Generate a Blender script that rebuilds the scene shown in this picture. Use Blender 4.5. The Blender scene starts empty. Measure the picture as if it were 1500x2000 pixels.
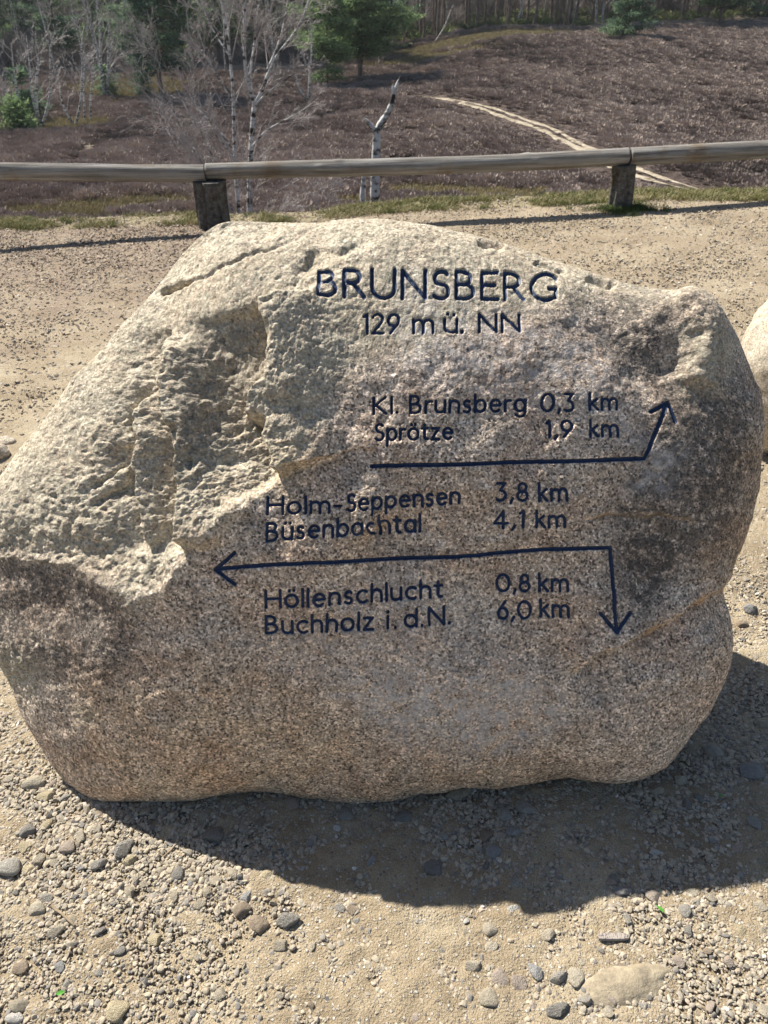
import bpy, math, random
import numpy as np
from mathutils import Vector, Matrix

random.seed(7)
RNG = np.random.default_rng(7)
R = math.radians
SC = bpy.context.scene
COL = SC.collection

# ------------------------------------------------------------------ camera
F = 1500.0                      # focal length in photo pixels (photo is 1500 x 2000)
PITCH = R(34.8)
EYE = np.array([0.0, 0.0, 1.6])
cam_d = bpy.data.cameras.new('camera')
cam_d.sensor_fit = 'VERTICAL'
cam_d.sensor_height = 36.0
cam_d.lens = 27.0
cam_d.clip_start = 0.05
cam_d.clip_end = 3000
cam_d.dof.use_dof = True
cam_d.dof.focus_distance = 1.95
cam_d.dof.aperture_fstop = 9.0
cam = bpy.data.objects.new('camera', cam_d)
cam.location = EYE
cam.rotation_euler = (R(90) - PITCH, 0, 0)
COL.objects.link(cam)
SC.camera = cam

# ------------------------------------------------------------------ light
SUN_AZ, SUN_EL = -48.0, 49.5    # degrees: azimuth clockwise from +Y, elevation
SUN_STRENGTH, SKY_STRENGTH = 4.7, 0.055
world = bpy.data.worlds.new('World')
SC.world = world
world.use_nodes = True
wn = world.node_tree
sky = wn.nodes.new('ShaderNodeTexSky')
sky.sky_type = 'NISHITA'
sky.sun_disc = False
sky.sun_elevation = R(SUN_EL)
sky.sun_rotation = R(SUN_AZ)
wn.links.new(sky.outputs[0], wn.nodes['Background'].inputs[0])
wn.nodes['Background'].inputs[1].default_value = SKY_STRENGTH
sl = bpy.data.lights.new('sun', 'SUN')
sl.energy = SUN_STRENGTH
sl.angle = R(0.53)
sl.color = (1.0, 0.95, 0.86)
so = bpy.data.objects.new('sun', sl)
sdir = Vector((math.sin(R(SUN_AZ)) * math.cos(R(SUN_EL)), math.cos(R(SUN_AZ)) * math.cos(R(SUN_EL)), math.sin(R(SUN_EL))))
so.rotation_euler = sdir.to_track_quat('Z', 'Y').to_euler()
so.location = (-20, 20, 30)
COL.objects.link(so)
SC.view_settings.view_transform = 'Standard'
SC.view_settings.look = 'None'
SC.view_settings.exposure = 1.0
SC.view_settings.gamma = 1.0
SC.view_settings.use_curve_mapping = False
SC.cycles.max_bounces = 6
SC.cycles.diffuse_bounces = 3
SC.cycles.transparent_max_bounces = 4

# ------------------------------------------------------------------ maths
FWD = np.array([0, math.cos(PITCH), -math.sin(PITCH)])
UP = np.array([0, math.sin(PITCH), math.cos(PITCH)])


def ray(px, py):
    a = (np.asarray(px, float) - 750) / F
    b = (1000 - np.asarray(py, float)) / F
    return np.stack([a, b * UP[1] + FWD[1], b * UP[2] + FWD[2]], -1)


def project(P):
    d = P - EYE
    w = d @ FWD
    return 750 + F * d[..., 0] / w, 1000 - F * (d @ UP) / w


def at_y(px, py, y):
    r = ray(px, py)
    return EYE + r * (y / r[1])


def sstep(a, b, x):
    t = np.clip((x - a) / (b - a), 0, 1)
    return t * t * (3 - 2 * t)


_perm = np.random.default_rng(3).permutation(256)
_perm = np.concatenate([_perm, _perm, _perm]).astype(np.int32)
_grad = np.array([(1, 1, 0), (-1, 1, 0), (1, -1, 0), (-1, -1, 0), (1, 0, 1), (-1, 0, 1), (1, 0, -1), (-1, 0, -1),
                  (0, 1, 1), (0, -1, 1), (0, 1, -1), (0, -1, -1), (1, 1, 0), (-1, 1, 0), (0, -1, 1), (0, -1, -1)], np.float32)


def pnoise(P, scale, seed=0):
    P = (np.asarray(P, np.float32) / scale) + np.float32(seed * 17.31)
    I = np.floor(P).astype(np.int32)
    f = P - I
    I &= 255
    u = f * f * f * (f * (f * 6 - 15) + 10)
    out = 0
    for dx in (0, 1):
        wx = u[:, 0] if dx else 1 - u[:, 0]
        hx = _perm[I[:, 0] + dx]
        for dy in (0, 1):
            wy = u[:, 1] if dy else 1 - u[:, 1]
            hy = _perm[hx + ((I[:, 1] + dy) & 255)]
            for dz in (0, 1):
                wz = u[:, 2] if dz else 1 - u[:, 2]
                h = _perm[hy + ((I[:, 2] + dz) & 255)] & 15
                g = _grad[h]
                out = out + wx * wy * wz * (g[:, 0] * (f[:, 0] - dx) + g[:, 1] * (f[:, 1] - dy) + g[:, 2] * (f[:, 2] - dz))
    return out


def fbm(P, scale, octs=4, seed=0, gain=0.5):
    s, a = 0, 1.0
    for k in range(octs):
        s = s + a * pnoise(P, scale / 2 ** k, seed + k)
        a *= gain
    return s


# ------------------------------------------------------------------ object helpers
def tag(o, label=None, cat=None, group=None, kind=None):
    if label:
        o['label'] = label
    if cat:
        o['category'] = cat
    if group:
        o['group'] = group
    if kind:
        o['kind'] = kind
    return o


def mesh_np(name, V, Q, mat=None, smooth=True, attrs=None, mat_idx=None):
    """V (n,3), Q (m,3|4) int array -> mesh data"""
    me = bpy.data.meshes.new(name)
    V = np.ascontiguousarray(V, np.float32)
    Q = np.ascontiguousarray(Q, np.int32)
    k = Q.shape[1]
    me.vertices.add(len(V))
    me.vertices.foreach_set('co', V.ravel())
    me.loops.add(Q.size)
    me.loops.foreach_set('vertex_index', Q.ravel())
    me.polygons.add(len(Q))
    me.polygons.foreach_set('loop_start', np.arange(0, Q.size, k, dtype=np.int32))
    me.polygons.foreach_set('use_smooth', np.full(len(Q), smooth, bool))
    if mat:
        for m in (mat if isinstance(mat, (list, tuple)) else [mat]):
            me.materials.append(m)
    if mat_idx is not None:
        me.polygons.foreach_set('material_index', np.asarray(mat_idx, np.int32))
    for n, a in (attrs or {}).items():
        at = me.attributes.new(n, 'FLOAT', 'POINT')
        at.data.foreach_set('value', np.ascontiguousarray(a, np.float32))
    me.update()
    me.validate()
    return me


def obj(name, me, parent=None, loc=(0, 0, 0)):
    o = bpy.data.objects.new(name, me)
    o.location = loc
    o.parent = parent
    COL.objects.link(o)
    return o


def empty(name, loc, rz=0.0, scale=1.0):
    o = bpy.data.objects.new(name, None)
    o.location = loc
    o.rotation_euler = (0, 0, rz)
    o.scale = (scale,) * 3
    o.empty_display_size = 0.2
    COL.objects.link(o)
    return o


def copy_thing(root, loc, rz, scale, label, group=None):
    r = root.copy()
    COL.objects.link(r)
    r.location = loc
    r.rotation_euler = (0, 0, rz)
    r.scale = (scale,) * 3 if not hasattr(scale, '__len__') else scale
    r['label'] = label
    if group:
        r['group'] = group
    for ch in list(root.children):
        c = ch.copy()
        COL.objects.link(c)
        c.parent = r
    return r


class Tubes:
    def __init__(self):
        self.V, self.Q, self.n = [], [], 0

    def add(self, pts, rad, sides=6, cap=False):
        pts = np.asarray(pts, float)
        rad = np.asarray(rad, float) * np.ones(len(pts))
        t = np.gradient(pts, axis=0)
        t /= np.linalg.norm(t, axis=1)[:, None] + 1e-9
        ref = np.array([0.0, 0, 1]) if abs(t[0][2]) < 0.9 else np.array([1.0, 0, 0])
        a = np.cross(t, ref)
        a /= np.linalg.norm(a, axis=1)[:, None] + 1e-9
        b = np.cross(t, a)
        th = np.arange(sides) * 2 * np.pi / sides
        ring = pts[:, None] + rad[:, None, None] * (np.cos(th)[None, :, None] * a[:, None] + np.sin(th)[None, :, None] * b[:, None])
        n = len(pts)
        idx = self.n + np.arange(n * sides).reshape(n, sides)
        q = np.stack([idx[:-1], np.roll(idx[:-1], -1, 1), np.roll(idx[1:], -1, 1), idx[1:]], -1).reshape(-1, 4)
        self.V.append(ring.reshape(-1, 3))
        self.Q.append(q)
        self.n += n * sides

    def mesh(self, name, mat, **k):
        return mesh_np(name, np.concatenate(self.V), np.concatenate(self.Q), mat, **k)


# ------------------------------------------------------------------ materials
def new_mat(name, rough=0.9, spec=0.2):
    m = bpy.data.materials.new(name)
    m.use_nodes = True
    n = m.node_tree
    b = n.nodes['Principled BSDF']
    b.inputs['Roughness'].default_value = rough
    b.inputs['Specular IOR Level'].default_value = spec
    return m, n, b


class N:
    """tiny node-graph helper"""
    def __init__(self, nt):
        self.nt = nt
        self.co = None

    def node(self, t, **k):
        n = self.nt.nodes.new(t)
        for a, v in k.items():
            setattr(n, a, v)
        return n

    def link(self, a, b):
        self.nt.links.new(a, b)

    def coord(self, kind='Object'):
        if self.co is None:
            self.co = self.node('ShaderNodeTexCoord')
        return self.co.outputs[kind]

    def noise(self, scale, detail=4, rough=0.55, vec=None, dist=0.0):
        n = self.node('ShaderNodeTexNoise')
        n.inputs['Scale'].default_value = scale
        n.inputs['Detail'].default_value = detail
        n.inputs['Roughness'].default_value = rough
        n.inputs['Distortion'].default_value = dist
        self.link(vec if vec is not None else self.coord(), n.inputs['Vector'])
        return n.outputs['Fac']

    def voronoi(self, scale, vec=None, out='Distance', feature='F1'):
        n = self.node('ShaderNodeTexVoronoi', feature=feature)
        n.inputs['Scale'].default_value = scale
        self.link(vec if vec is not None else self.coord(), n.inputs['Vector'])
        return n.outputs[out]

    def stretch(self, s):
        m = self.node('ShaderNodeMapping')
        m.inputs['Scale'].default_value = s
        self.link(self.coord(), m.inputs['Vector'])
        return m.outputs[0]

    def ramp(self, fac, stops, mode='LINEAR'):
        r = self.node('ShaderNodeValToRGB')
        e = r.color_ramp
        e.interpolation = mode
        while len(e.elements) < len(stops):
            e.elements.new(0.5)
        for el, (p, c) in zip(e.elements, stops):
            el.position = p
            el.color = (*c, 1) if len(c) == 3 else c
        self.link(fac, r.inputs[0])
        return r.outputs['Color']

    def val(self, fac, a, b, x=0.0, y=1.0):
        m = self.node('ShaderNodeMapRange')
        m.inputs[1].default_value = a
        m.inputs[2].default_value = b
        m.inputs[3].default_value = x
        m.inputs[4].default_value = y
        self.link(fac, m.inputs[0])
        return m.outputs[0]

    def mix(self, fac, a, b, blend='MIX'):
        m = self.node('ShaderNodeMix', data_type='RGBA', blend_type=blend)
        for i, v in ((0, fac), (6, a), (7, b)):
            if isinstance(v, (int, float)):
                m.inputs[i].default_value = v
            elif isinstance(v, tuple):
                m.inputs[i].default_value = (*v, 1)
            else:
                self.link(v, m.inputs[i])
        return m.outputs[2]

    def math(self, op, a, b=None):
        m = self.node('ShaderNodeMath', operation=op)
        for i, v in ((0, a), (1, b)):
            if v is None:
                continue
            if isinstance(v, (int, float)):
                m.inputs[i].default_value = v
            else:
                self.link(v, m.inputs[i])
        return m.outputs[0]

    def attr(self, name, kind='GEOMETRY', out='Fac'):
        a = self.node('ShaderNodeAttribute', attribute_type=kind, attribute_name=name)
        return a.outputs[out]

    def bump(self, h, dist, strength=1.0, normal=None):
        b = self.node('ShaderNodeBump')
        b.inputs['Strength'].default_value = strength
        b.inputs['Distance'].default_value = dist
        self.link(h, b.inputs['Height'])
        if normal is not None:
            self.link(normal, b.inputs['Normal'])
        return b.outputs[0]


def mat_granite():
    m, nt, b = new_mat('granite', 0.85, 0.25)
    g = N(nt)
    grain = g.ramp(g.noise(210, 3, 0.65), [(0.34, (0.16, 0.14, 0.125)), (0.44, (0.26, 0.23, 0.20)), (0.52, (0.36, 0.315, 0.27)),
                                         (0.60, (0.46, 0.41, 0.35)), (0.68, (0.60, 0.56, 0.50))])
    crys = g.voronoi(230, out='Color')
    cb = g.node('ShaderNodeSeparateColor')
    g.link(crys, cb.inputs[0])
    grain = g.mix(g.val(cb.outputs[0], 0.82, 0.84), grain, (0.62, 0.56, 0.50))
    grain = g.mix(g.val(cb.outputs[1], 0.86, 0.88), grain, (0.10, 0.09, 0.085))
    grain = g.mix(1.0, grain, (1.60, 1.51, 1.43), 'MULTIPLY')
    pink = g.mix(g.val(g.noise(9, 5, 0.6), 0.42, 0.66), grain, (0.97, 0.88, 0.82), 'MULTIPLY')
    blotch = g.ramp(g.noise(22, 6, 0.7), [(0.3, (0.62, 0.60, 0.58)), (0.55, (1.0, 0.98, 0.95)), (0.7, (1.25, 1.22, 1.16))])
    c = g.mix(1.0, pink, blotch, 'MULTIPLY')
    fleck = g.ramp(g.noise(95, 5, 0.75), [(0.36, (0.66, 0.65, 0.64)), (0.49, (0.98, 0.98, 0.98)), (0.62, (1.22, 1.21, 1.20))])
    c = g.mix(1.0, c, fleck, 'MULTIPLY')
    # weathered rough surface of the broken top, its sunlit cream painted in
    rgh = g.attr('rough')
    sunlit_skin = g.ramp(g.noise(60, 5, 0.7), [(0.32, (0.13, 0.115, 0.09)), (0.46, (0.335, 0.31, 0.225)), (0.6, (0.48, 0.455, 0.335)), (0.72, (0.60, 0.575, 0.44))])
    c = g.mix(g.math('MULTIPLY', rgh, 0.55), c, sunlit_skin)
    # dark weather stains, with the shade of recesses painted in
    st = g.attr('stain_shade')
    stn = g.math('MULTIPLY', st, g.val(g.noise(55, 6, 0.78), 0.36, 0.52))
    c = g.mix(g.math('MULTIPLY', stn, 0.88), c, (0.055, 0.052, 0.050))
    wm = g.attr('warm')
    c = g.mix(g.math('MULTIPLY', wm, g.val(g.noise(14, 5, 0.6), 0.3, 0.7, 0.3, 1.0)), c, (0.96, 0.86, 0.70), 'MULTIPLY')
    pl = g.attr('pale')
    c = g.mix(g.math('MULTIPLY', pl, g.val(g.noise(40, 6, 0.75), 0.42, 0.62)), c, (0.58, 0.56, 0.55))
    rs = g.attr('rust')
    c = g.mix(rs, c, (0.36, 0.22, 0.10))
    g.link(c, b.inputs['Base Color'])
    h = g.math('ADD', g.noise(320, 3, 0.6), g.math('MULTIPLY', g.noise(110, 4, 0.6), 1.4))
    nrm = g.bump(h, 0.0022, 0.75)
    g.link(nrm, b.inputs['Normal'])
    return m


def mat_sandrock():
    m, nt, b = new_mat('sand_dusted_rock', 0.9, 0.15)
    g = N(nt)
    c = g.ramp(g.noise(30, 6, 0.7), [(0.35, (0.21, 0.18, 0.135)), (0.5, (0.33, 0.275, 0.195)), (0.65, (0.42, 0.36, 0.255))])
    g.link(c, b.inputs['Base Color'])
    g.link(g.bump(g.noise(120, 5, 0.7), 0.004, 0.9), b.inputs['Normal'])
    return m


def mat_paint():
    m, nt, b = new_mat('navy_letter_paint', 0.5, 0.35)
    g = N(nt)
    c = g.ramp(g.noise(160, 4, 0.6), [(0.3, (0.012, 0.024, 0.060)), (0.7, (0.034, 0.060, 0.130))])
    g.link(c, b.inputs['Base Color'])
    g.link(g.bump(g.noise(400, 3), 0.001, 0.5), b.inputs['Normal'])
    return m


SAND = [(0.30, (0.24, 0.185, 0.12)), (0.5, (0.37, 0.30, 0.205)), (0.7, (0.49, 0.42, 0.30))]


def mat_gravel_ground():
    m, nt, b = new_mat('sandy_gravel', 0.95, 0.1)
    g = N(nt)
    c = g.ramp(g.noise(3.5, 9, 0.68), SAND)
    fine = g.ramp(g.noise(420, 3, 0.7), [(0.3, (0.66, 0.63, 0.60)), (0.52, (1, 1, 1)), (0.7, (1.3, 1.28, 1.22))])
    c = g.mix(1.0, c, fine, 'MULTIPLY')
    # tiny stones seated in the sand
    v = g.node('ShaderNodeTexVoronoi')
    v.inputs['Scale'].default_value = 130
    g.link(g.coord(), v.inputs['Vector'])
    sep = g.node('ShaderNodeSeparateColor')
    g.link(v.outputs['Color'], sep.inputs[0])
    stone = g.ramp(sep.outputs[0], [(0.0, (0.20, 0.18, 0.16)), (0.4, (0.40, 0.34, 0.26)), (0.8, (0.50, 0.46, 0.40)), (1.0, (0.62, 0.60, 0.55))])
    msk = g.math('MULTIPLY', g.val(v.outputs['Distance'], 0.42, 0.30), g.val(sep.outputs[1], 0.45, 0.5))
    c = g.mix(msk, c, stone)
    # litter-brown trodden zone towards the rail
    lt = g.attr('litter')
    c = g.mix(g.math('MULTIPLY', lt, g.val(g.noise(7, 6, 0.7), 0.35, 0.6, 0.25, 1.0)), c, (0.25, 0.19, 0.15))
    gr = g.attr('verge')
    soil = g.ramp(g.noise(30, 5, 0.7), [(0.35, (0.13, 0.11, 0.06)), (0.5, (0.27, 0.235, 0.13)), (0.65, (0.42, 0.36, 0.24))])
    c = g.mix(gr, c, soil)
    g.link(c, b.inputs['Base Color'])
    h = g.math('ADD', g.math('MULTIPLY', msk, 0.5), g.noise(240, 4, 0.65))
    h = g.math('ADD', h, g.math('MULTIPLY', g.noise(60, 4, 0.6), 1.3))
    g.link(g.bump(h, 0.006, 0.9), b.inputs['Normal'])
    return m


def mat_heath():
    m, nt, b = new_mat('heath_soil', 0.95, 0.05)
    g = N(nt)
    c = g.ramp(g.noise(1.1, 8, 0.72), [(0.34, (0.05, 0.038, 0.032)), (0.5, (0.12, 0.09, 0.078)), (0.64, (0.20, 0.155, 0.13))])
    c = g.mix(g.math('MULTIPLY', g.attr('grassy'), g.val(g.noise(1.6, 7, 0.75), 0.42, 0.60)), c, (0.15, 0.13, 0.075))
    c = g.mix(g.math('MULTIPLY', g.attr('bare'), 0.9), c, (0.30, 0.25, 0.19))
    g.link(c, b.inputs['Base Color'])
    g.link(g.bump(g.noise(1.6, 8, 0.75), 0.5, 1.0), b.inputs['Normal'])
    return m


def mat_track():
    m, nt, b = new_mat('pale_sand_track', 0.95, 0.05)
    g = N(nt)
    c = g.ramp(g.noise(1.5, 6, 0.7), [(0.36, (0.16, 0.13, 0.09)), (0.5, (0.34, 0.29, 0.22)), (0.66, (0.46, 0.41, 0.32))])
    g.link(c, b.inputs['Base Color'])
    return m


def mat_tint(name, stops, rough=0.9, kind='INSTANCER', jitter=90, trans=0.0, spec=0.2, bump=None):
    m, nt, b = new_mat(name, rough, spec)
    g = N(nt)
    c = g.ramp(g.attr('tint', kind), stops)
    if jitter:
        v = g.ramp(g.noise(jitter, 4, 0.7), [(0.3, (0.70, 0.70, 0.70)), (0.7, (1.2, 1.2, 1.2))])
        c = g.mix(1.0, c, v, 'MULTIPLY')
    g.link(c, b.inputs['Base Color'])
    if bump:
        g.link(g.bump(g.noise(bump[0], 4), bump[1], 0.8), b.inputs['Normal'])
    return m


PEB = [(0.0, (0.13, 0.125, 0.12)), (0.15, (0.22, 0.205, 0.185)), (0.3, (0.31, 0.275, 0.225)), (0.55, (0.39, 0.335, 0.25)),
       (0.75, (0.45, 0.395, 0.305)), (0.9, (0.40, 0.32, 0.25)), (1.0, (0.70, 0.67, 0.61))]


def mat_pebble():
    m, nt, b = new_mat('pebble', 0.8, 0.25)
    g = N(nt)
    oi = g.node('ShaderNodeObjectInfo')
    v = g.ramp(g.noise(1.6, 6, 0.75), [(0.25, (0.62, 0.60, 0.58)), (0.5, (0.95, 0.95, 0.95)), (0.75, (1.28, 1.26, 1.22))])
    c = g.mix(1.0, oi.outputs['Color'], v, 'MULTIPLY')
    dust = g.node('ShaderNodeNewGeometry')
    g.link(c, b.inputs['Base Color'])
    g.link(g.bump(g.noise(5, 6, 0.7), 0.15, 0.6), b.inputs['Normal'])
    return m


def mat_wood(name, dark=1.0, along='X', bark=False):
    m, nt, b = new_mat(name, 0.85, 0.15)
    g = N(nt)
    s = {'X': (0.6, 14, 14), 'Z': (14, 14, 0.9)}[along]
    vec = g.stretch(s)
    c = g.ramp(g.noise(2.2, 6, 0.7, vec), [(0.30, (0.09 * dark, 0.08 * dark, 0.07 * dark)), (0.48, (0.26 * dark, 0.24 * dark, 0.215 * dark)),
                                           (0.62, (0.40 * dark, 0.385 * dark, 0.355 * dark)), (0.75, (0.52 * dark, 0.50 * dark, 0.47 * dark))])
    c = g.mix(g.val(g.noise(3.0, 5, 0.7), 0.54, 0.72), c, (0.74, 0.60, 0.45), 'MULTIPLY')
    spots = g.val(g.voronoi(2.6), 0.10, 0.05)
    c = g.mix(g.math('MULTIPLY', spots, 0.85), c, (0.03, 0.022, 0.018))
    g.link(c, b.inputs['Base Color'])
    g.link(g.bump(g.noise(4.0, 6, 0.75, vec), 0.015 if bark else 0.006, 0.9), b.inputs['Normal'])
    return m


def mat_birch(sc=1.0):
    m, nt, b = new_mat('birch_bark', 0.75, 0.2)
    g = N(nt)
    vec = g.stretch((3.0 * sc, 3.0 * sc, (9.0 if sc < 2 else 4.5) * sc))
    c = g.ramp(g.noise(1.0, 5, 0.65, vec), [(0.38, (0.04, 0.035, 0.035)), (0.45, (0.16, 0.15, 0.14)), (0.51, (0.56, 0.55, 0.53)), (0.8, (0.78, 0.77, 0.74))])
    z = g.node('ShaderNodeSeparateXYZ')
    g.link(g.coord(), z.inputs[0])
    c = g.mix(g.math('MULTIPLY', g.val(z.outputs[2], 1.3, 0.0), g.val(g.noise(6 * sc, 3), 0.40, 0.52)), c, (0.035, 0.028, 0.022))
    g.link(c, b.inputs['Base Color'])
    return m


def simple(name, stops, scale=2.0, rough=0.9, stretch=None):
    m, nt, b = new_mat(name, rough, 0.1)
    g = N(nt)
    c = g.ramp(g.noise(scale, 5, 0.7, g.stretch(stretch) if stretch else None), stops)
    g.link(c, b.inputs['Base Color'])
    return m


def mat_needles(name, stops):
    m, nt, b = new_mat(name, 0.75, 0.15)
    g = N(nt)
    c = g.ramp(g.attr('tone'), stops)
    oi = g.node('ShaderNodeObjectInfo')
    c = g.mix(g.math('MULTIPLY', oi.outputs['Random'], 0.45), c, (0.75, 0.85, 0.95), 'MULTIPLY')
    g.link(c, b.inputs['Base Color'])
    tl = g.node('ShaderNodeBsdfTranslucent')
    mx = g.node('ShaderNodeMixShader')
    mx.inputs[0].default_value = 0.42
    g.link(c, tl.inputs['Color'])
    g.link(b.outputs[0], mx.inputs[1])
    g.link(tl.outputs[0], mx.inputs[2])
    g.link(mx.outputs[0], nt.nodes['Material Output'].inputs['Surface'])
    return m


M_GRANITE = mat_granite()
M_PAINT = mat_paint()
M_SANDROCK = mat_sandrock()
M_GROUND = mat_gravel_ground()
M_HEATH = mat_heath()
M_TRACK = mat_track()
M_PEB = mat_pebble()
M_GRIT = mat_tint('grit', PEB, 0.85, jitter=1.5)
M_LITTER = mat_tint('dry_litter', [(0, (0.08, 0.06, 0.045)), (0.5, (0.24, 0.185, 0.14)), (1, (0.52, 0.45, 0.36))], 0.9, jitter=0)
M_RAIL = mat_wood('weathered_rail_wood', 0.8, 'X')
M_POST = mat_wood('dark_post_wood', 0.42, 'Z', bark=True)
M_BIRCH = mat_birch(1.0)
M_BIRCH_NEAR = mat_birch(2.2)
M_TWIG = simple('birch_twigs', [(0.3, (0.27, 0.235, 0.225)), (0.7, (0.50, 0.46, 0.44))], 3)
M_TWIG_PALE = simple('pale_birch_twigs', [(0.3, (0.38, 0.345, 0.33)), (0.7, (0.62, 0.59, 0.57))], 3)
M_PINEBARK = simple('pine_bark', [(0.35, (0.07, 0.055, 0.048)), (0.55, (0.20, 0.155, 0.13)), (0.75, (0.36, 0.28, 0.225))], 1.2, stretch=(3, 3, 1))
M_NEEDLE = mat_needles('pine_needles', [(0, (0.08, 0.125, 0.06)), (0.5, (0.18, 0.26, 0.11)), (1, (0.32, 0.40, 0.18))])
M_NEEDLE_D = mat_needles('dark_needles', [(0, (0.06, 0.10, 0.07)), (0.5, (0.13, 0.20, 0.12)), (1, (0.24, 0.32, 0.17))])
M_HEATHER = mat_tint('heather', [(0, (0.15, 0.122, 0.106)), (0.45, (0.30, 0.243, 0.21)), (0.8, (0.38, 0.315, 0.275)), (1, (0.42, 0.35, 0.305))], 0.95, jitter=0, spec=0.05)
M_GRASS = mat_tint('verge_grass', [(0, (0.055, 0.085, 0.025)), (0.45, (0.12, 0.15, 0.045)), (0.7, (0.27, 0.24, 0.10)), (1, (0.46, 0.40, 0.25))], 0.8, jitter=0)
M_HGRASS = mat_tint('heath_grass', [(0, (0.15, 0.135, 0.065)), (0.5, (0.29, 0.24, 0.125)), (1, (0.42, 0.34, 0.20))], 0.85, jitter=0)
M_THICKET = mat_tint('thicket_twigs', [(0, (0.11, 0.095, 0.088)), (0.6, (0.24, 0.21, 0.195)), (1, (0.36, 0.32, 0.295))], 0.9, jitter=0)
M_SHRUB = mat_tint('undergrowth_green', [(0, (0.06, 0.09, 0.035)), (0.6, (0.17, 0.20, 0.08)), (1, (0.34, 0.30, 0.13))], 0.9, jitter=0)


# ------------------------------------------------------------------ terrain
def crest_y(x):
    return 6.95 + 0.10 * np.sin(x * 1.3) + 0.05 * np.sin(x * 3.1 + 1)


def zground(x, y):
    x = np.asarray(x, float)
    y = np.asarray(y, float)
    near = 0.043 * np.clip(x, -8, 8) * sstep(2.6, 6.4, y)
    near = near + 0.012 * np.sin(x * 1.1 + 0.6) * np.sin(y * 0.9) * sstep(2.2, 4.0, y)
    d = np.clip(y - crest_y(x), 0, None)
    drop = 9.3 * (1 - np.exp(-(d / 14.0) - (d / 22.0) ** 2))
    az = x / np.maximum(y, 1)
    rise = sstep(60, 165, y) * (1.0 * sstep(-0.12, 0.03, az) + 3.0 * sstep(0.0, 0.15, az) + 0.6 * sstep(0.1, 0.4, az))
    rise = rise + np.clip(y - 165, 0, None) * 0.045
    und = 0.35 * np.sin(x * 0.11 + 1.0) * np.sin(y * 0.09) * sstep(25, 60, y)
    return near * (1 - sstep(8, 30, y)) - drop + rise + und


def hit(px, py, y0=0.3):
    """where the view ray through photo pixel (px, py) meets the ground"""
    r = ray(px, py)
    r = r / r[1]
    ys = np.concatenate([np.arange(y0, 12, 0.01), np.arange(12, 500, 0.15)])
    P = EYE + ys[:, None] * r
    below = P[:, 2] < zground(P[:, 0], P[:, 1])
    k = int(np.argmax(below)) if below.any() else len(ys) - 1
    p = P[k].copy()
    p[2] = float(zground(p[0], p[1]))
    return p


def grid_faces(n, m):
    i = np.arange(n * m).reshape(n, m)
    return np.stack([i[:-1, :-1], i[:-1, 1:], i[1:, 1:], i[1:, :-1]], -1).reshape(-1, 4)


def seg_dist(X, Y, poly):
    """unsigned distance, signed side (>0 = right of travel in image coords, y down), parameter 0..1 along the polyline"""
    poly = np.asarray(poly, float)
    L = np.concatenate([[0], np.cumsum(np.hypot(*np.diff(poly, axis=0).T))])
    best = np.full(X.shape, 1e9)
    side = np.zeros(X.shape)
    par = np.zeros(X.shape)
    for (x0, y0), (x1, y1), l0, l1 in zip(poly[:-1], poly[1:], L[:-1], L[1:]):
        dx, dy = x1 - x0, y1 - y0
        q = dx * dx + dy * dy + 1e-12
        t = np.clip(((X - x0) * dx + (Y - y0) * dy) / q, 0, 1)
        ex, ey = X - (x0 + t * dx), Y - (y0 + t * dy)
        d = np.hypot(ex, ey)
        b = d < best
        best = np.where(b, d, best)
        side = np.where(b, np.sign(dy * (X - x0) - dx * (Y - y0)), side)   # >0: smaller... left-hand side in y-down image when travelling down = larger x
        par = np.where(b, (l0 + t * (l1 - l0)) / L[-1], par)
    return best, side, par


# ground in front: fine near the camera, coarser to the rail
def build_ground():
    ys = np.concatenate([np.linspace(-6, 0.2, 30, endpoint=False), np.linspace(0.2, 2.0, 300, endpoint=False),
                         np.linspace(2.0, 7.6, 260)])
    us = np.linspace(-1, 1, 420)
    us = np.sign(us) * (0.35 * np.abs(us) + 0.65 * np.abs(us) ** 3)
    hw = np.interp(ys, [-6, 0.2, 2, 7.6], [9, 7.0, 7.0, 11])
    X = us[None, :] * hw[:, None]
    Y = np.repeat(ys[:, None], len(us), 1)
    P = np.stack([X.ravel(), Y.ravel(), np.zeros(X.size)], -1)
    z = zground(P[:, 0], P[:, 1])
    fade = sstep(5, 0.5, np.abs(P[:, 0])) * 0.7 + 0.3
    z = z + (0.010 * pnoise(P, 0.45, 1) + 0.007 * fbm(P, 0.10, 3, 2) + 0.0045 * fbm(P, 0.035, 2, 6)) * fade
    z = z + 0.006 * np.clip(pnoise(P, 0.03, 9) + 0.1, 0, 1) * (P[:, 1] < 3)
    P[:, 2] = z
    cy = crest_y(P[:, 0])
    n = fbm(P, 0.35, 3, 5)
    verge = sstep(-0.42, -0.12, P[:, 1] - cy + 0.25 * n) * 0.9
    litter = sstep(3.0, 5.6, P[:, 1] + 0.8 * n) * (0.25 + 0.75 * sstep(1.0, -1.5, P[:, 0]))
    me = mesh_np('gravel_ground', P, grid_faces(*X.shape), M_GROUND, attrs={'verge': verge, 'litter': litter})
    return tag(obj('gravel_ground', me), 'pale sandy gravel ground around the engraved boulder, up to the rail', kind='structure')


build_ground()

RUT_A = [(825, 190), (870, 195), (920, 208), (965, 222), (1020, 242), (1060, 256), (1100, 275), (1140, 296), (1185, 320), (1240, 345), (1290, 359), (1345, 372)]
RUT_B = [(845, 190), (900, 198), (960, 212), (1020, 232), (1070, 249), (1110, 268), (1150, 290), (1200, 312), (1245, 330), (1290, 349), (1340, 364), (1368, 373)]
rutA = np.array([hit(*p, y0=9) for p in RUT_A])
rutB = np.array([hit(*p, y0=9) for p in RUT_B])


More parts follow.
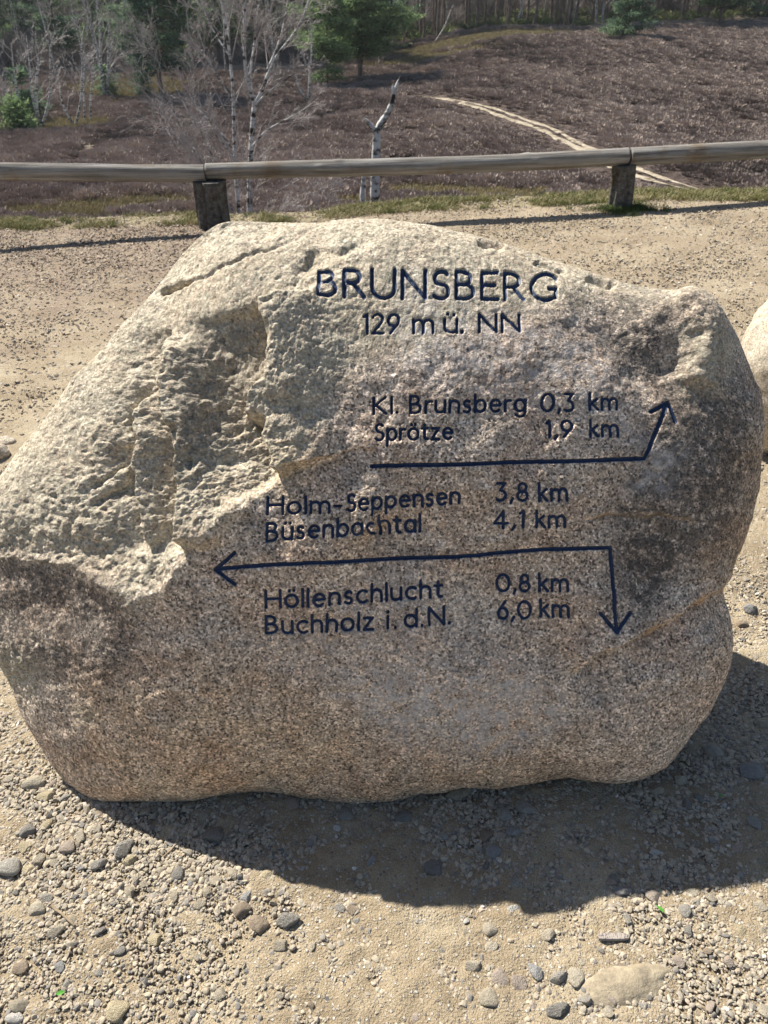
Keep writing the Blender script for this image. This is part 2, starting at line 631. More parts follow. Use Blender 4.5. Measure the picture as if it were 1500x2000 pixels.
def resample(P, n):
    d = np.concatenate([[0], np.cumsum(np.linalg.norm(np.diff(P, axis=0), axis=1))])
    t = np.linspace(0, d[-1], n)
    Q = np.stack([np.interp(t, d, P[:, k]) for k in range(P.shape[1])], -1)
    for _ in range(3):
        Q[1:-1] = (Q[:-2] + 2 * Q[1:-1] + Q[2:]) / 4
    return Q


rutA, rutB = resample(rutA, 90), resample(rutB, 90)
# grassy / bare patches of the heath, given where they lie
PATCH = [((20, 418), 7, 1.0, 'g'), ((130, 412), 6, 1.1, 'g'), ((230, 404), 5, 1.6, 'g'), ((330, 392), 5, 1.2, 'g'), ((900, 378), 6, 1.6, 'g'), ((990, 382), 5, 1.2, 'g'),
         ((830, 372), 3, 1.6, 'g'), ((110, 248), 5, 5, 'g'), ((160, 240), 5, 4, 'g'), ((240, 165), 9, 12, 'g'), ((270, 175), 8, 10, 'g'),
         ((800, 120), 16, 6, 'g'), ((850, 95), 18, 6, 'g'), ((930, 75), 20, 6, 'g'), ((1010, 62), 16, 6, 'g'), ((1090, 50), 12, 5, 'g'), ((760, 125), 8, 6, 'g'),
         ((178, 287), 1.3, 1.5, 'b'), ((650, 158), 3, 2, 'b'), ((720, 180), 2, 1, 'b'), ((670, 395), 3, 1.2, 'g')]
PATCH = [(hit(*p, y0=9), a, b_, k) for p, a, b_, k in PATCH]


def patch_val(x, y, kind):
    v = np.zeros(np.shape(x))
    for c, a, b_, k in PATCH:
        if k == kind:
            v = np.maximum(v, 1 - sstep(0.55, 1.0, np.hypot((x - c[0]) / a, (y - c[1]) / b_)))
    return v


def build_heath():
    ys = np.concatenate([np.linspace(7.6, 30, 90, endpoint=False), np.linspace(30, 190, 220, endpoint=False), np.geomspace(190, 700, 40)])
    us = np.linspace(-1, 1, 260)
    hw = np.interp(ys, [7.6, 30, 700], [11, 32, 700])
    X = us[None, :] * hw[:, None]
    Y = np.repeat(ys[:, None], len(us), 1)
    P = np.stack([X.ravel(), Y.ravel(), np.zeros(X.size)], -1)
    z = zground(P[:, 0], P[:, 1])
    z = z + 0.12 * fbm(P, 3.0, 3, 4) * sstep(12, 30, P[:, 1])
    P[:, 2] = z
    me = mesh_np('heath', P, grid_faces(*X.shape), M_HEATH,
                 attrs={'grassy': np.maximum(patch_val(P[:, 0], P[:, 1], 'g'), sstep(150, 165, P[:, 1]) * 0.6), 'bare': patch_val(P[:, 0], P[:, 1], 'b')})
    return tag(obj('heath_valley', me), 'brown heath valley rolling up to the forest edge', kind='structure')


build_heath()


def ribbon(P, w, lift, wob=0.3):
    t = np.gradient(P[:, :2], axis=0)
    t /= np.linalg.norm(t, axis=1)[:, None]
    nrm = np.stack([-t[:, 1], t[:, 0]], -1)
    rows = []
    for k in np.linspace(-1, 1, 5):
        ww = w * (1 + wob * (0.45 * np.sin(np.arange(len(P)) * 0.31 + 2 * k) + 0.35 * np.sin(np.arange(len(P)) * 0.83 + 3 * k)))
        ww = ww * np.clip(np.minimum(np.arange(len(P)), len(P) - 1 - np.arange(len(P))) / 10.0, 0.05, 1)
        q = P[:, :2] + nrm * (k * ww)[:, None]
        rows.append(np.column_stack([q, zground(q[:, 0], q[:, 1]) + lift * (1 - 0.5 * k * k)]))
    V = np.stack(rows, 1)
    return V.reshape(-1, 3), grid_faces(V.shape[0], V.shape[1])


for P_, w_ in ((rutA, 0.36), (rutB, 0.28)):
    V, Q = ribbon(P_, w_, 0.07, 0.9)
    tag(obj('sand_track', mesh_np('sand_track', V, Q, M_TRACK)), 'pale sandy wheel rut crossing the heath', kind='structure')


# ------------------------------------------------------------------ instanced stuff
def scatter(name, pts, rot, scl, idx, tint, variants, label):
    n = len(pts)
    me = bpy.data.meshes.new(name)
    me.vertices.add(n)
    me.vertices.foreach_set('co', np.ascontiguousarray(pts, np.float32).ravel())
    for nm, ty, arr, key in (('rot', 'FLOAT_VECTOR', rot, 'vector'), ('scl', 'FLOAT_VECTOR', scl, 'vector'), ('idx', 'INT', idx, 'value'), ('tint', 'FLOAT', tint, 'value')):
        a = me.attributes.new(nm, ty, 'POINT')
        a.data.foreach_set(key, np.ascontiguousarray(arr, np.int32 if ty == 'INT' else np.float32).ravel())
    c = bpy.data.collections.new(name + '_pieces')
    for i, v in enumerate(variants):
        c.objects.link(bpy.data.objects.new('%s_piece_%02d' % (name, i), v))
    o = obj(name, me)
    ng = bpy.data.node_groups.new(name, 'GeometryNodeTree')
    ng.interface.new_socket('Geometry', in_out='INPUT', socket_type='NodeSocketGeometry')
    ng.interface.new_socket('Geometry', in_out='OUTPUT', socket_type='NodeSocketGeometry')
    A = ng.nodes.new
    gi, go = A('NodeGroupInput'), A('NodeGroupOutput')
    iop, ci = A('GeometryNodeInstanceOnPoints'), A('GeometryNodeCollectionInfo')
    ci.inputs[0].default_value = c
    ci.inputs[1].default_value = True
    ci.inputs[2].default_value = True
    iop.inputs['Pick Instance'].default_value = True
    L = ng.links.new
    L(gi.outputs[0], iop.inputs['Points'])
    L(ci.outputs[0], iop.inputs['Instance'])
    for nm, ty, sock in (('rot', 'FLOAT_VECTOR', 'Rotation'), ('scl', 'FLOAT_VECTOR', 'Scale'), ('idx', 'INT', 'Instance Index')):
        na = A('GeometryNodeInputNamedAttribute')
        na.data_type = ty
        na.inputs[0].default_value = nm
        src = [s for s in na.outputs if s.enabled][0]
        if nm == 'rot':
            er = A('FunctionNodeEulerToRotation')
            L(src, er.inputs[0])
            src = er.outputs[0]
        L(src, iop.inputs[sock])
    L(iop.outputs[0], go.inputs[0])
    md = o.modifiers.new('scatter', 'NODES')
    md.node_group = ng
    return tag(o, label, kind='stuff')


def ico(sub):
    import bmesh
    bm = bmesh.new()
    bmesh.ops.create_icosphere(bm, subdivisions=sub, radius=1)
    V = np.array([v.co[:] for v in bm.verts])
    T = np.array([[v.index for v in f.verts] for f in bm.faces])
    bm.free()
    return V, T


def pebble_mesh(seed, sub, angular, mat):
    V, T = ico(sub)
    r = np.random.default_rng(seed)
    V = V * (1 + 0.30 * pnoise(V, 1.3, seed)[:, None] + 0.10 * pnoise(V, 0.55, seed + 5)[:, None])
    for _ in range(int(7 * angular)):
        n = r.normal(size=3)
        n /= np.linalg.norm(n)
        h = r.uniform(0.48, 0.8)
        d = V @ n - h
        V = V - np.clip(d, 0, None)[:, None] * n * 0.92
    V = V * np.array([1.0, r.uniform(0.62, 0.95), r.uniform(0.42, 0.72)])
    return mesh_np('pebble', V, T, mat, smooth=angular < 0.6)


GRIT_MESH = [pebble_mesh(100 + i, 1, [0.8, 1.2, 1.0][i % 3], M_GRIT) for i in range(9)]
GRIT_MESH2 = [pebble_mesh(140 + i, 2 if i % 2 else 1, [0.6, 1.3, 1.0][i % 3], M_GRIT) for i in range(9)]

# footprint of the boulder on the ground, used to keep gravel off it
FOOT = (0.06, 1.62, 0.74, 0.42)


def in_foot(x, y, k=1.0):
    return ((x - FOOT[0]) / (FOOT[2] * k)) ** 2 + ((y - FOOT[1]) / (FOOT[3] * k)) ** 2 < 1


def density(x, y):
    P = np.column_stack([x, y, np.zeros(len(x))])
    n = fbm(P, 0.42, 3, 31)
    d = 0.72 + 1.2 * n
    # sandy bare strip under the lit middle right, stones in drifts elsewhere
    d = d - 0.35 * np.exp(-(((x - 0.34) / 0.30) ** 2 + ((y - 0.80) / 0.07) ** 2))
    d = d + 0.5 * np.exp(-(((x - 0.20) / 0.16) ** 2 + ((y - 0.68) / 0.05) ** 2)) + 0.5 * np.exp(-(((x - 0.10) / 0.2) ** 2 + ((y - 1.02) / 0.07) ** 2))
    d = d + 0.3 * sstep(-0.2, -0.7, x) + 0.35 * np.exp(-(((x - 0.62) / 0.14) ** 2 + ((y - 0.72) / 0.06) ** 2))
    d = d + 0.75 * sstep(0.86, 0.93, y) * sstep(1.25, 1.1, y) * sstep(1.0, 0.7, np.abs(x)) + 0.6 * sstep(0.6, 0.75, x) * sstep(1.9, 1.5, y) * sstep(0.86, 0.95, y)
    return np.clip(d, 0.12, 1.0)


def gravel_points(n, x0, x1, y0, y1, smin, smax, power, dens=True, seed=0):
    r = np.random.default_rng(seed)
    x, y = r.uniform(x0, x1, n), r.uniform(y0, y1, n)
    keep = ~in_foot(x, y, 0.9)
    if dens:
        keep &= r.random(n) < density(x, y)
    x, y = x[keep], y[keep]
    k = len(x)
    s = smin * (smax / smin) ** (r.random(k) ** power)
    z = zground(x, y) + s * 0.12
    rot = np.column_stack([r.normal(0, 0.45, k), r.normal(0, 0.45, k), r.uniform(0, 6.28, k)])
    scl = s[:, None] * r.uniform(0.8, 1.25, (k, 3))
    return np.column_stack([x, y, z]), rot, scl, r.integers(0, 9, k), np.clip(r.beta(2.4, 2.0, k), 0, 1)


def merge(*a):
    return [np.concatenate(q) for q in zip(*a)]


scatter('gravel', *merge(gravel_points(90000, -1.5, 1.6, 0.35, 2.3, 0.0016, 0.0052, 1.2, seed=1),
                         gravel_points(36000, -1.15, 1.35, 0.40, 1.9, 0.0044, 0.0094, 1.5, seed=4),
                         gravel_points(52000, -1.4, 1.5, 0.35, 2.2, 0.0018, 0.0046, 1.0, dens=False, seed=5),
                         gravel_points(15000, -1.0, 1.2, 0.84, 1.5, 0.0045, 0.0100, 1.1, seed=6)), GRIT_MESH2,
        'small grey and beige gravel strewn over sand near the boulder')
scatter('gravel', *gravel_points(170000, -6.0, 6.5, 1.9, 7.1, 0.003, 0.015, 2.2, dens=False, seed=2), GRIT_MESH,
        'fine pale gravel and chippings between the boulder and the rail')


# ------------------------------------------------------------------ boulder
OUT_PX = [(440, 430), (480, 428), (560, 432), (630, 436), (660, 430), (700, 428), (760, 430), (830, 440), (900, 452), (975, 470), (1050, 495), (1120, 515),
          (1200, 540), (1250, 551), (1325, 560), (1365, 577), (1400, 610), (1435, 655), (1465, 715), (1494, 765), (1500, 810), (1497, 860), (1485, 935), (1470, 990),
          (1450, 1050), (1438, 1095), (1419, 1140), (1430, 1180), (1440, 1215), (1443, 1260), (1430, 1310), (1412, 1360), (1390, 1400), (1350, 1450), (1310, 1498),
          (1262, 1530), (1210, 1543), (1150, 1539), (1100, 1531), (1050, 1536), (960, 1546), (880, 1541), (840, 1551), (790, 1570), (720, 1574), (600, 1561),
          (540, 1556), (440, 1563), (360, 1576), (260, 1580), (185, 1577), (150, 1552), (100, 1500), (60, 1432), (40, 1400), (20, 1345), (-2, 1290), (-22, 1240), (-26, 1160),
          (2, 1085), (-30, 1030), (-32, 975), (0, 920), (30, 880), (65, 840), (110, 785), (150, 730), (200, 685), (240, 635), (280, 595), (310, 555), (350, 500), (380, 470), (410, 445)]
TILT = R(28)
PN = np.array([0, -math.cos(TILT), math.sin(TILT)])          # towards the viewer
PT = np.array([0, math.sin(TILT), math.cos(TILT)])           # up the slab
P0 = np.array([0, 1.15, 0.0])
C_PX = (735, 1010)


def to_plane(px, py):
    r = ray(px, py)
    t = ((P0 - EYE) @ PN) / (r @ PN)
    return EYE + r * t[..., None]


def plane_ct(P):
    return P[..., 0], (P - P0) @ PT


ang_n = 1440
cx, ct = plane_ct(to_plane(np.array([C_PX[0]]), np.array([C_PX[1]])))
cx, ct = float(cx[0]), float(ct[0])
TH = np.linspace(0, 2 * np.pi, ang_n, endpoint=False)


def radial(poly_px):
    """outline radius per direction around the centre, in slab coordinates"""
    dense = []
    n = len(poly_px)
    for i in range(n):
        a, b_ = np.array(poly_px[i], float), np.array(poly_px[(i + 1) % n], float)
        for t in np.linspace(0, 1, 12, endpoint=False):
            dense.append(a + (b_ - a) * t)
    d = np.array(dense)
    x, t = plane_ct(to_plane(d[:, 0], d[:, 1]))
    a = np.arctan2(t - ct, x - cx) % (2 * np.pi)
    r = np.hypot(x - cx, t - ct)
    o = np.argsort(a)
    return np.interp(TH, np.concatenate([a[o] - 2 * np.pi, a[o], a[o] + 2 * np.pi]), np.tile(r[o], 3))


R_T = radial(OUT_PX)
ker = np.exp(-np.linspace(-2, 2, 9) ** 2)
ker /= ker.sum()
R_T = sum(np.roll(R_T, k - 4) * w for k, w in enumerate(ker))
H_F, H_B = 0.20, 0.58


def slab_shape(U, Vv, Rr, front=True):
    """unit disc -> 3-D point of the base form"""
    s = np.hypot(U, Vv)
    th = np.arctan2(Vv, U) % (2 * np.pi)
    Rt = np.interp(th, np.append(TH, 2 * np.pi), np.append(Rr, Rr[0]))
    w = sstep(0.35, 1.0, s)
    r = s * (1 - w) + np.sin(np.clip(s, 0, 1) * np.pi / 2) * w
    r = np.clip(r, 0, 1)
    if front:
        # the slab falls away gently to the left and top, stays full towards the right and the foot
        g = 0.5 + 0.5 * np.cos(th - np.radians(150))
        g = g ** 1.3
        h = (H_F + 0.05 * g * 1.0) * np.clip(1 - r ** (2.8 - 1.15 * g), 0, 1) ** (0.46 + 0.30 * g)
    else:
        h = -H_B * np.clip(1 - r ** 2.3, 0, 1) ** 0.5
    X = cx + np.cos(th) * r * Rt
    T = ct + np.sin(th) * r * Rt
    return np.stack([X, P0[1] + T * PT[1] + h * PN[1], P0[2] + T * PT[2] + h * PN[2]], -1)


# the outline is what the eye sees, so shrink the slab where the swelling hides its rim
Rr = R_T.copy()
sg = np.linspace(0, 1, 60)
SS, TT = np.meshgrid(sg, TH[::4])
c_px = np.array(C_PX, float)
tx, ty = project(np.stack([cx + np.cos(TH) * R_T, P0[1] + (ct + np.sin(TH) * R_T) * PT[1], P0[2] + (ct + np.sin(TH) * R_T) * PT[2]], -1))
tgt_a = np.arctan2(ty - c_px[1], tx - c_px[0])
tgt_r = np.hypot(tx - c_px[0], ty - c_px[1])
for it in range(4):
    got = np.zeros(ang_n)
    for fr in (True, False):
        P = slab_shape(SS * np.cos(TT), SS * np.sin(TT), Rr, fr)
        if not fr:
            P = P[P[..., 2] > -0.01].reshape(-1, 3)
        X, Y = project(P.reshape(-1, 3))
        a = np.arctan2(Y - c_px[1], X - c_px[0]) % (2 * np.pi)
        r = np.hypot(X - c_px[0], Y - c_px[1])
        k = (a / (2 * np.pi) * ang_n).astype(int) % ang_n
        np.maximum.at(got, k, r)
    # fill sparse bins
    g3 = np.tile(got, 3)
    g3 = np.array([g3[i - 5:i + 6].max() for i in range(ang_n, 2 * ang_n)])
    ratio = np.interp(np.arange(ang_n), np.arange(ang_n), tgt_r / g3[(tgt_a % (2 * np.pi) / (2 * np.pi) * ang_n).astype(int) % ang_n])
    kw = np.exp(-(np.arange(-30, 31) / 13.0) ** 2)
    ratio = sum(np.roll(ratio, k) * w for k, w in zip(range(-30, 31), kw / kw.sum()))
    Rr = Rr * np.clip(ratio, 0.8, 1.1)
kw = np.exp(-(np.arange(-16, 17) / 6.0) ** 2)
Rr = sum(np.roll(Rr, k) * w for k, w in zip(range(-16, 17), kw / kw.sum()))

GA, GB = 1080, 760


def warp(t, c0, c1, k):
    """monotone map of [-1,1] that puts k times more samples into [c0,c1]"""
    q = np.linspace(-1, 1, 2001)
    dn = 1 + (k - 1) * sstep(c0 - 0.15, c0, q) * (1 - sstep(c1, c1 + 0.15, q))
    cum = np.concatenate([[0], np.cumsum((dn[1:] + dn[:-1]) / 2)])
    cum = cum / cum[-1] * 2 - 1
    return np.interp(t, cum, q)


ga = warp(np.linspace(-1, 1, GA), -0.42, 0.75, 1.7)
gb = warp(np.linspace(-1, 1, GB), -0.45, 0.62, 1.5)
AA, BB = np.meshgrid(ga, gb, indexing='xy')
_m = np.abs(AA) > np.abs(BB)                             # square -> disc, equal-area
_r = np.where(_m, AA, BB)
_p = np.where(_m, np.pi / 4 * BB / np.where(_m, AA, 1), np.pi / 2 - np.pi / 4 * AA / np.where(_m, 1, np.where(BB == 0, 1e-9, BB)))
DU, DV = _r * np.cos(_p), _r * np.sin(_p)
BASE = slab_shape(DU, DV, Rr, True)
s_rim = np.hypot(DU, DV).ravel()
rimfade = 1 - sstep(0.975, 1.0, s_rim)


def grid_normals(P):
    gu = np.gradient(P, axis=1)
    gv = np.gradient(P, axis=0)
    n = np.cross(gu, gv)
    n /= np.linalg.norm(n, axis=-1, keepdims=True) + 1e-12
    return n


NRM = grid_normals(BASE)
if (NRM[GB // 2, GA // 2] @ PN) < 0:
    NRM = -NRM
BP = BASE.reshape(-1, 3).copy()
NP_ = NRM.reshape(-1, 3)
bad = s_rim > 0.985                                      # degenerate grid corners: use a smooth outward direction there
outw = BP - (np.array([cx, 0, 0]) + P0 * [0, 1, 1] + PT * ct - PN * 0.05)
outw /= np.linalg.norm(outw, axis=1)[:, None]
wb = sstep(0.93, 0.985, s_rim)[:, None]
NP_ = NP_ * (1 - wb) + outw * wb
NP_ /= np.linalg.norm(NP_, axis=1)[:, None]
PX, PY = project(BP)


def region(poly, soft):
    """soft inside-mask of a pixel polygon"""
    poly = np.asarray(poly, float)
    ins = np.zeros(PX.shape, bool)
    n = len(poly)
    for i in range(n):
        x0, y0 = poly[i]
        x1, y1 = poly[(i + 1) % n]
        c = (y0 > PY) != (y1 > PY)
        ins ^= c & (PX < (x1 - x0) * (PY - y0) / (y1 - y0 + 1e-9) + x0)
    d, _, _ = seg_dist(PX, PY, np.vstack([poly, poly[:1]]))
    return sstep(-soft, soft, np.where(ins, d, -d))


nz_a = fbm(BP, 0.12, 4, 60)
nz_b = fbm(BP, 0.05, 4, 70)
D = np.zeros(len(BP))
D += 0.020 * pnoise(BP, 0.42, 11) + 0.010 * pnoise(BP, 0.2, 12)
# wobble for the drawn features so they are not ruler-clean
WX = PX + 9 * nz_b + 9 * nz_a
WY = PY + 9 * fbm(BP, 0.05, 3, 80) + 8 * fbm(BP, 0.13, 2, 85)


def bbox(poly, m):
    p = np.asarray(poly, float)
    return np.nonzero((WX > p[:, 0].min() - m) & (WX < p[:, 0].max() + m) & (WY > p[:, 1].min() - m) & (WY < p[:, 1].max() + m))[0]


def step(poly, h, w, L, ends=0.12, low=0.4):
    """cliff along a polyline drawn downwards: the right-hand (larger x) side stands proud by h and eases off over L px"""
    k = bbox(poly, 3 * L)
    d, s, t = seg_dist(WX[k], WY[k], poly)
    sd = d * s
    e = sstep(0, ends, t) * (1 - sstep(1 - ends, 1, t)) if ends else 1
    up = sstep(-w, w, sd) * np.exp(-(np.clip(sd, 0, None) / L) ** 2)
    dn = -low * (1 - sstep(-w, w, sd)) * np.exp(-(np.clip(-sd, 0, None) / (L * 0.8)) ** 2)
    D[k] += 1.35 * h * e * (up + dn)


def groove(poly, depth, w, taper=True):
    k = bbox(poly, 4 * w)
    d, s, t = seg_dist(WX[k], WY[k], poly)
    e = (sstep(0, 0.1, t) * (1 - sstep(0.75, 1, t))) if taper else 1
    D[k] -= depth * np.exp(-(d / w) ** 2) * e


def hollow(x, y, rx, ry, depth, rot=0.0, p=1.0):
    c, s = math.cos(rot), math.sin(rot)
    u = ((WX - x) * c + (WY - y) * s) / rx
    v = (-(WX - x) * s + (WY - y) * c) / ry
    D[:] = D - depth * np.exp(-(u * u + v * v) ** p)


def crease(poly, A, L):
    k = bbox(poly, 5 * L)
    d, s, t = seg_dist(WX[k], WY[k], poly)
    e = sstep(0, 0.08, t) * (1 - sstep(0.85, 1, t))
    D[k] += A * np.exp(-np.sqrt(d * d + 9) / L) * e


# broken shoulder at the upper left: overhanging lip with a dark gap
groove([(298, 584), (345, 560), (400, 537), (470, 505), (560, 470), (640, 440)], 0.006, 4)
groove([(308, 583), (335, 568), (372, 548)], 0.022, 4)
# the tall cliff beside the inscription
step([(505, 585), (520, 635), (526, 690), (517, 735), (496, 775), (490, 812), (508, 835), (532, 880), (534, 920), (545, 945)], 0.034, 4, 120, 0.06, 0.55)
groove([(521, 640), (523, 680), (516, 730)], 0.022, 8)
hollow(512, 832, 13, 15, 0.035)
hollow(528, 905, 8, 10, 0.020)
hollow(455, 690, 62, 48, 0.022, -0.5)
hollow(430, 800, 45, 60, 0.010)
hollow(435, 895, 36, 18, 0.012)
hollow(375, 905, 9, 14, 0.016)
# two further flutes to the left of it
step([(336, 640), (322, 700), (318, 755), (334, 815), (347, 880), (349, 950), (352, 1030), (362, 1085)], 0.024, 5, 70, 0.10, 0.7)
step([(300, 760), (264, 810), (258, 865), (262, 940), (268, 1010), (290, 1080)], 0.012, 5, 50, 0.1, 0.8)
groove([(262, 800), (257, 860), (240, 900), (190, 935), (150, 960)], 0.012, 6)
groove([(258, 900), (240, 950), (200, 975), (165, 1000)], 0.010, 6)
hollow(225, 885, 28, 14, 0.018, -0.7)
hollow(225, 965, 30, 12, 0.014, -0.5)
hollow(300, 900, 26, 60, 0.005)
hollow(318, 1035, 22, 50, 0.006)
hollow(610, 515, 26, 14, 0.014, -0.5)
hollow(680, 490, 30, 10, 0.012, -0.5)
groove([(328, 690), (318, 745), (330, 810), (346, 880), (349, 950), (352, 1030)], 0.012, 3.5)
groove([(264, 815), (257, 865), (262, 940), (268, 1010), (288, 1075)], 0.010, 3.5)
groove([(496, 775), (490, 812), (508, 835), (532, 880), (534, 925)], 0.014, 3.5)
groove([(345, 830), (352, 870), (348, 915)], 0.010, 5)
# fold where the lit shoulder turns into the shaded belly
crease([(-60, 1078), (10, 1082), (80, 1092), (150, 1108), (215, 1140), (262, 1172), (320, 1150), (365, 1098), (415, 1040), (470, 990), (530, 940)], 0.028, 55)
hollow(90, 1190, 120, 60, 0.012)
# gully and lit knob at the upper right
hollow(1225, 650, 125, 62, 0.034, 0.85)
step([(1300, 580), (1338, 610), (1356, 655), (1356, 710), (1335, 760)], 0.020, 26, 75, 0.2, 0.5)
hollow(1275, 740, 50, 30, 0.008, 0.5)
groove([(935, 472), (965, 476), (995, 481)], 0.016, 7)
groove([(1150, 528), (1185, 540), (1215, 546)], 0.014, 6)
groove([(1050, 500), (1090, 520), (1120, 530)], 0.008, 6)
# undercut at the lower right
step([(1110, 1320), (1200, 1268), (1300, 1226), (1380, 1170), (1460, 1120)][::-1], -0.026, 12, 90, 0.12, 0.3)
groove([(1440, 1130), (1380, 1172), (1300, 1228), (1200, 1268)], 0.008, 14)
groove([(1120, 1010), (1180, 1012), (1250, 1009), (1345, 1013)], 0.003, 2.5)
# underside recess at the foot
hollow(880, 1600, 120, 40, 0.05)
groove([(600, 1540), (650, 1480), (640, 1450)], 0.006, 25)
groove([(930, 1540), (960, 1480), (1010, 1440), (1060, 1430)], 0.008, 22)
hollow(670, 1350, 26, 8, 0.004)

D_BIG = D.copy()
D[:] = 0
ROUGH_POLY = [(-80, 1078), (10, 1082), (80, 1090), (150, 1106), (215, 1140), (262, 1185), (320, 1150), (370, 1098), (420, 1045), (480, 990), (540, 945), (620, 880), (640, 780),
              (700, 700), (800, 690), (900, 640), (1080, 600), (1180, 570), (1260, 600), (1330, 590), (1420, 640), (1440, 700), (1400, 780), (1330, 770),
              (1330, 640), (1500, 560), (1500, 380), (-100, 380)]
rough = region(ROUGH_POLY, 40)  # edge follows the lit shoulder; also masks its painted sunlit tone
chips = np.clip(np.exp(-(((PX - 25) / 60) ** 2 + ((PY - 1310) / 60) ** 2)) + 0.7 * np.exp(-(((PX - 165) / 22) ** 2 + ((PY - 1395) / 14) ** 2)), 0, 1)
rough = np.clip(np.maximum(rough, chips * 1.2), 0, 1)
leftness = sstep(760, 420, PX)
amp = rough * (0.55 + 0.75 * leftness)
pit = fbm(BP, 0.026, 4, 20, 0.6)
smoothish = 1 - 0.55 * region([(-80, 1000), (60, 980), (180, 860), (300, 700), (480, 600), (640, 480), (640, 380), (-100, 380)], 50)
amp = amp * smoothish
facet = np.abs(pnoise(BP, 0.034, 28)) + 0.6 * np.abs(pnoise(BP, 0.017, 29))
D += amp * (0.0042 * (facet - 0.3) + 0.0010 * pit + 0.0017 * fbm(BP, 0.011, 3, 23, 0.7) - 0.0040 * np.clip(pnoise(BP, 0.016, 25) - 0.22, 0, 1) * 2 + 0.0045 * fbm(BP, 0.10, 3, 33))
rid = 1 - 2 * np.abs(pnoise(BP * [1.0, 1.0, 1.0] @ np.array([[0.8, 0, 0.6], [0, 1, 0], [-0.25, 0, 0.35]]), 0.045, 27))
D += amp * leftness * 0.0018 * rid
D += (1 - rough) * (0.0016 * fbm(BP, 0.02, 3, 40) + 0.0035 * fbm(BP, 0.08, 3, 44))
D = D * rimfade + D_BIG * (1 - sstep(0.90, 1.0, s_rim))

# ---- inscription: strokes in unit cells (cap height 1, x-height .68)
XH = 0.68


def arc(cx_, cy_, rx, ry, a0, a1, n=14):
    t = np.radians(np.linspace(a0, a1, n))
    return [(cx_ + rx * math.cos(a), cy_ + ry * math.sin(a)) for a in t]


def bowl(x, y0, y1, w):
    """D-shaped bowl from (x,y1) round to (x,y0)"""
    h = (y1 - y0) / 2
    return [(x, y1)] + arc(x + w - min(w, h * 1.1), (y0 + y1) / 2, min(w, h * 1.1), h, 90, -90) + [(x, y0)]


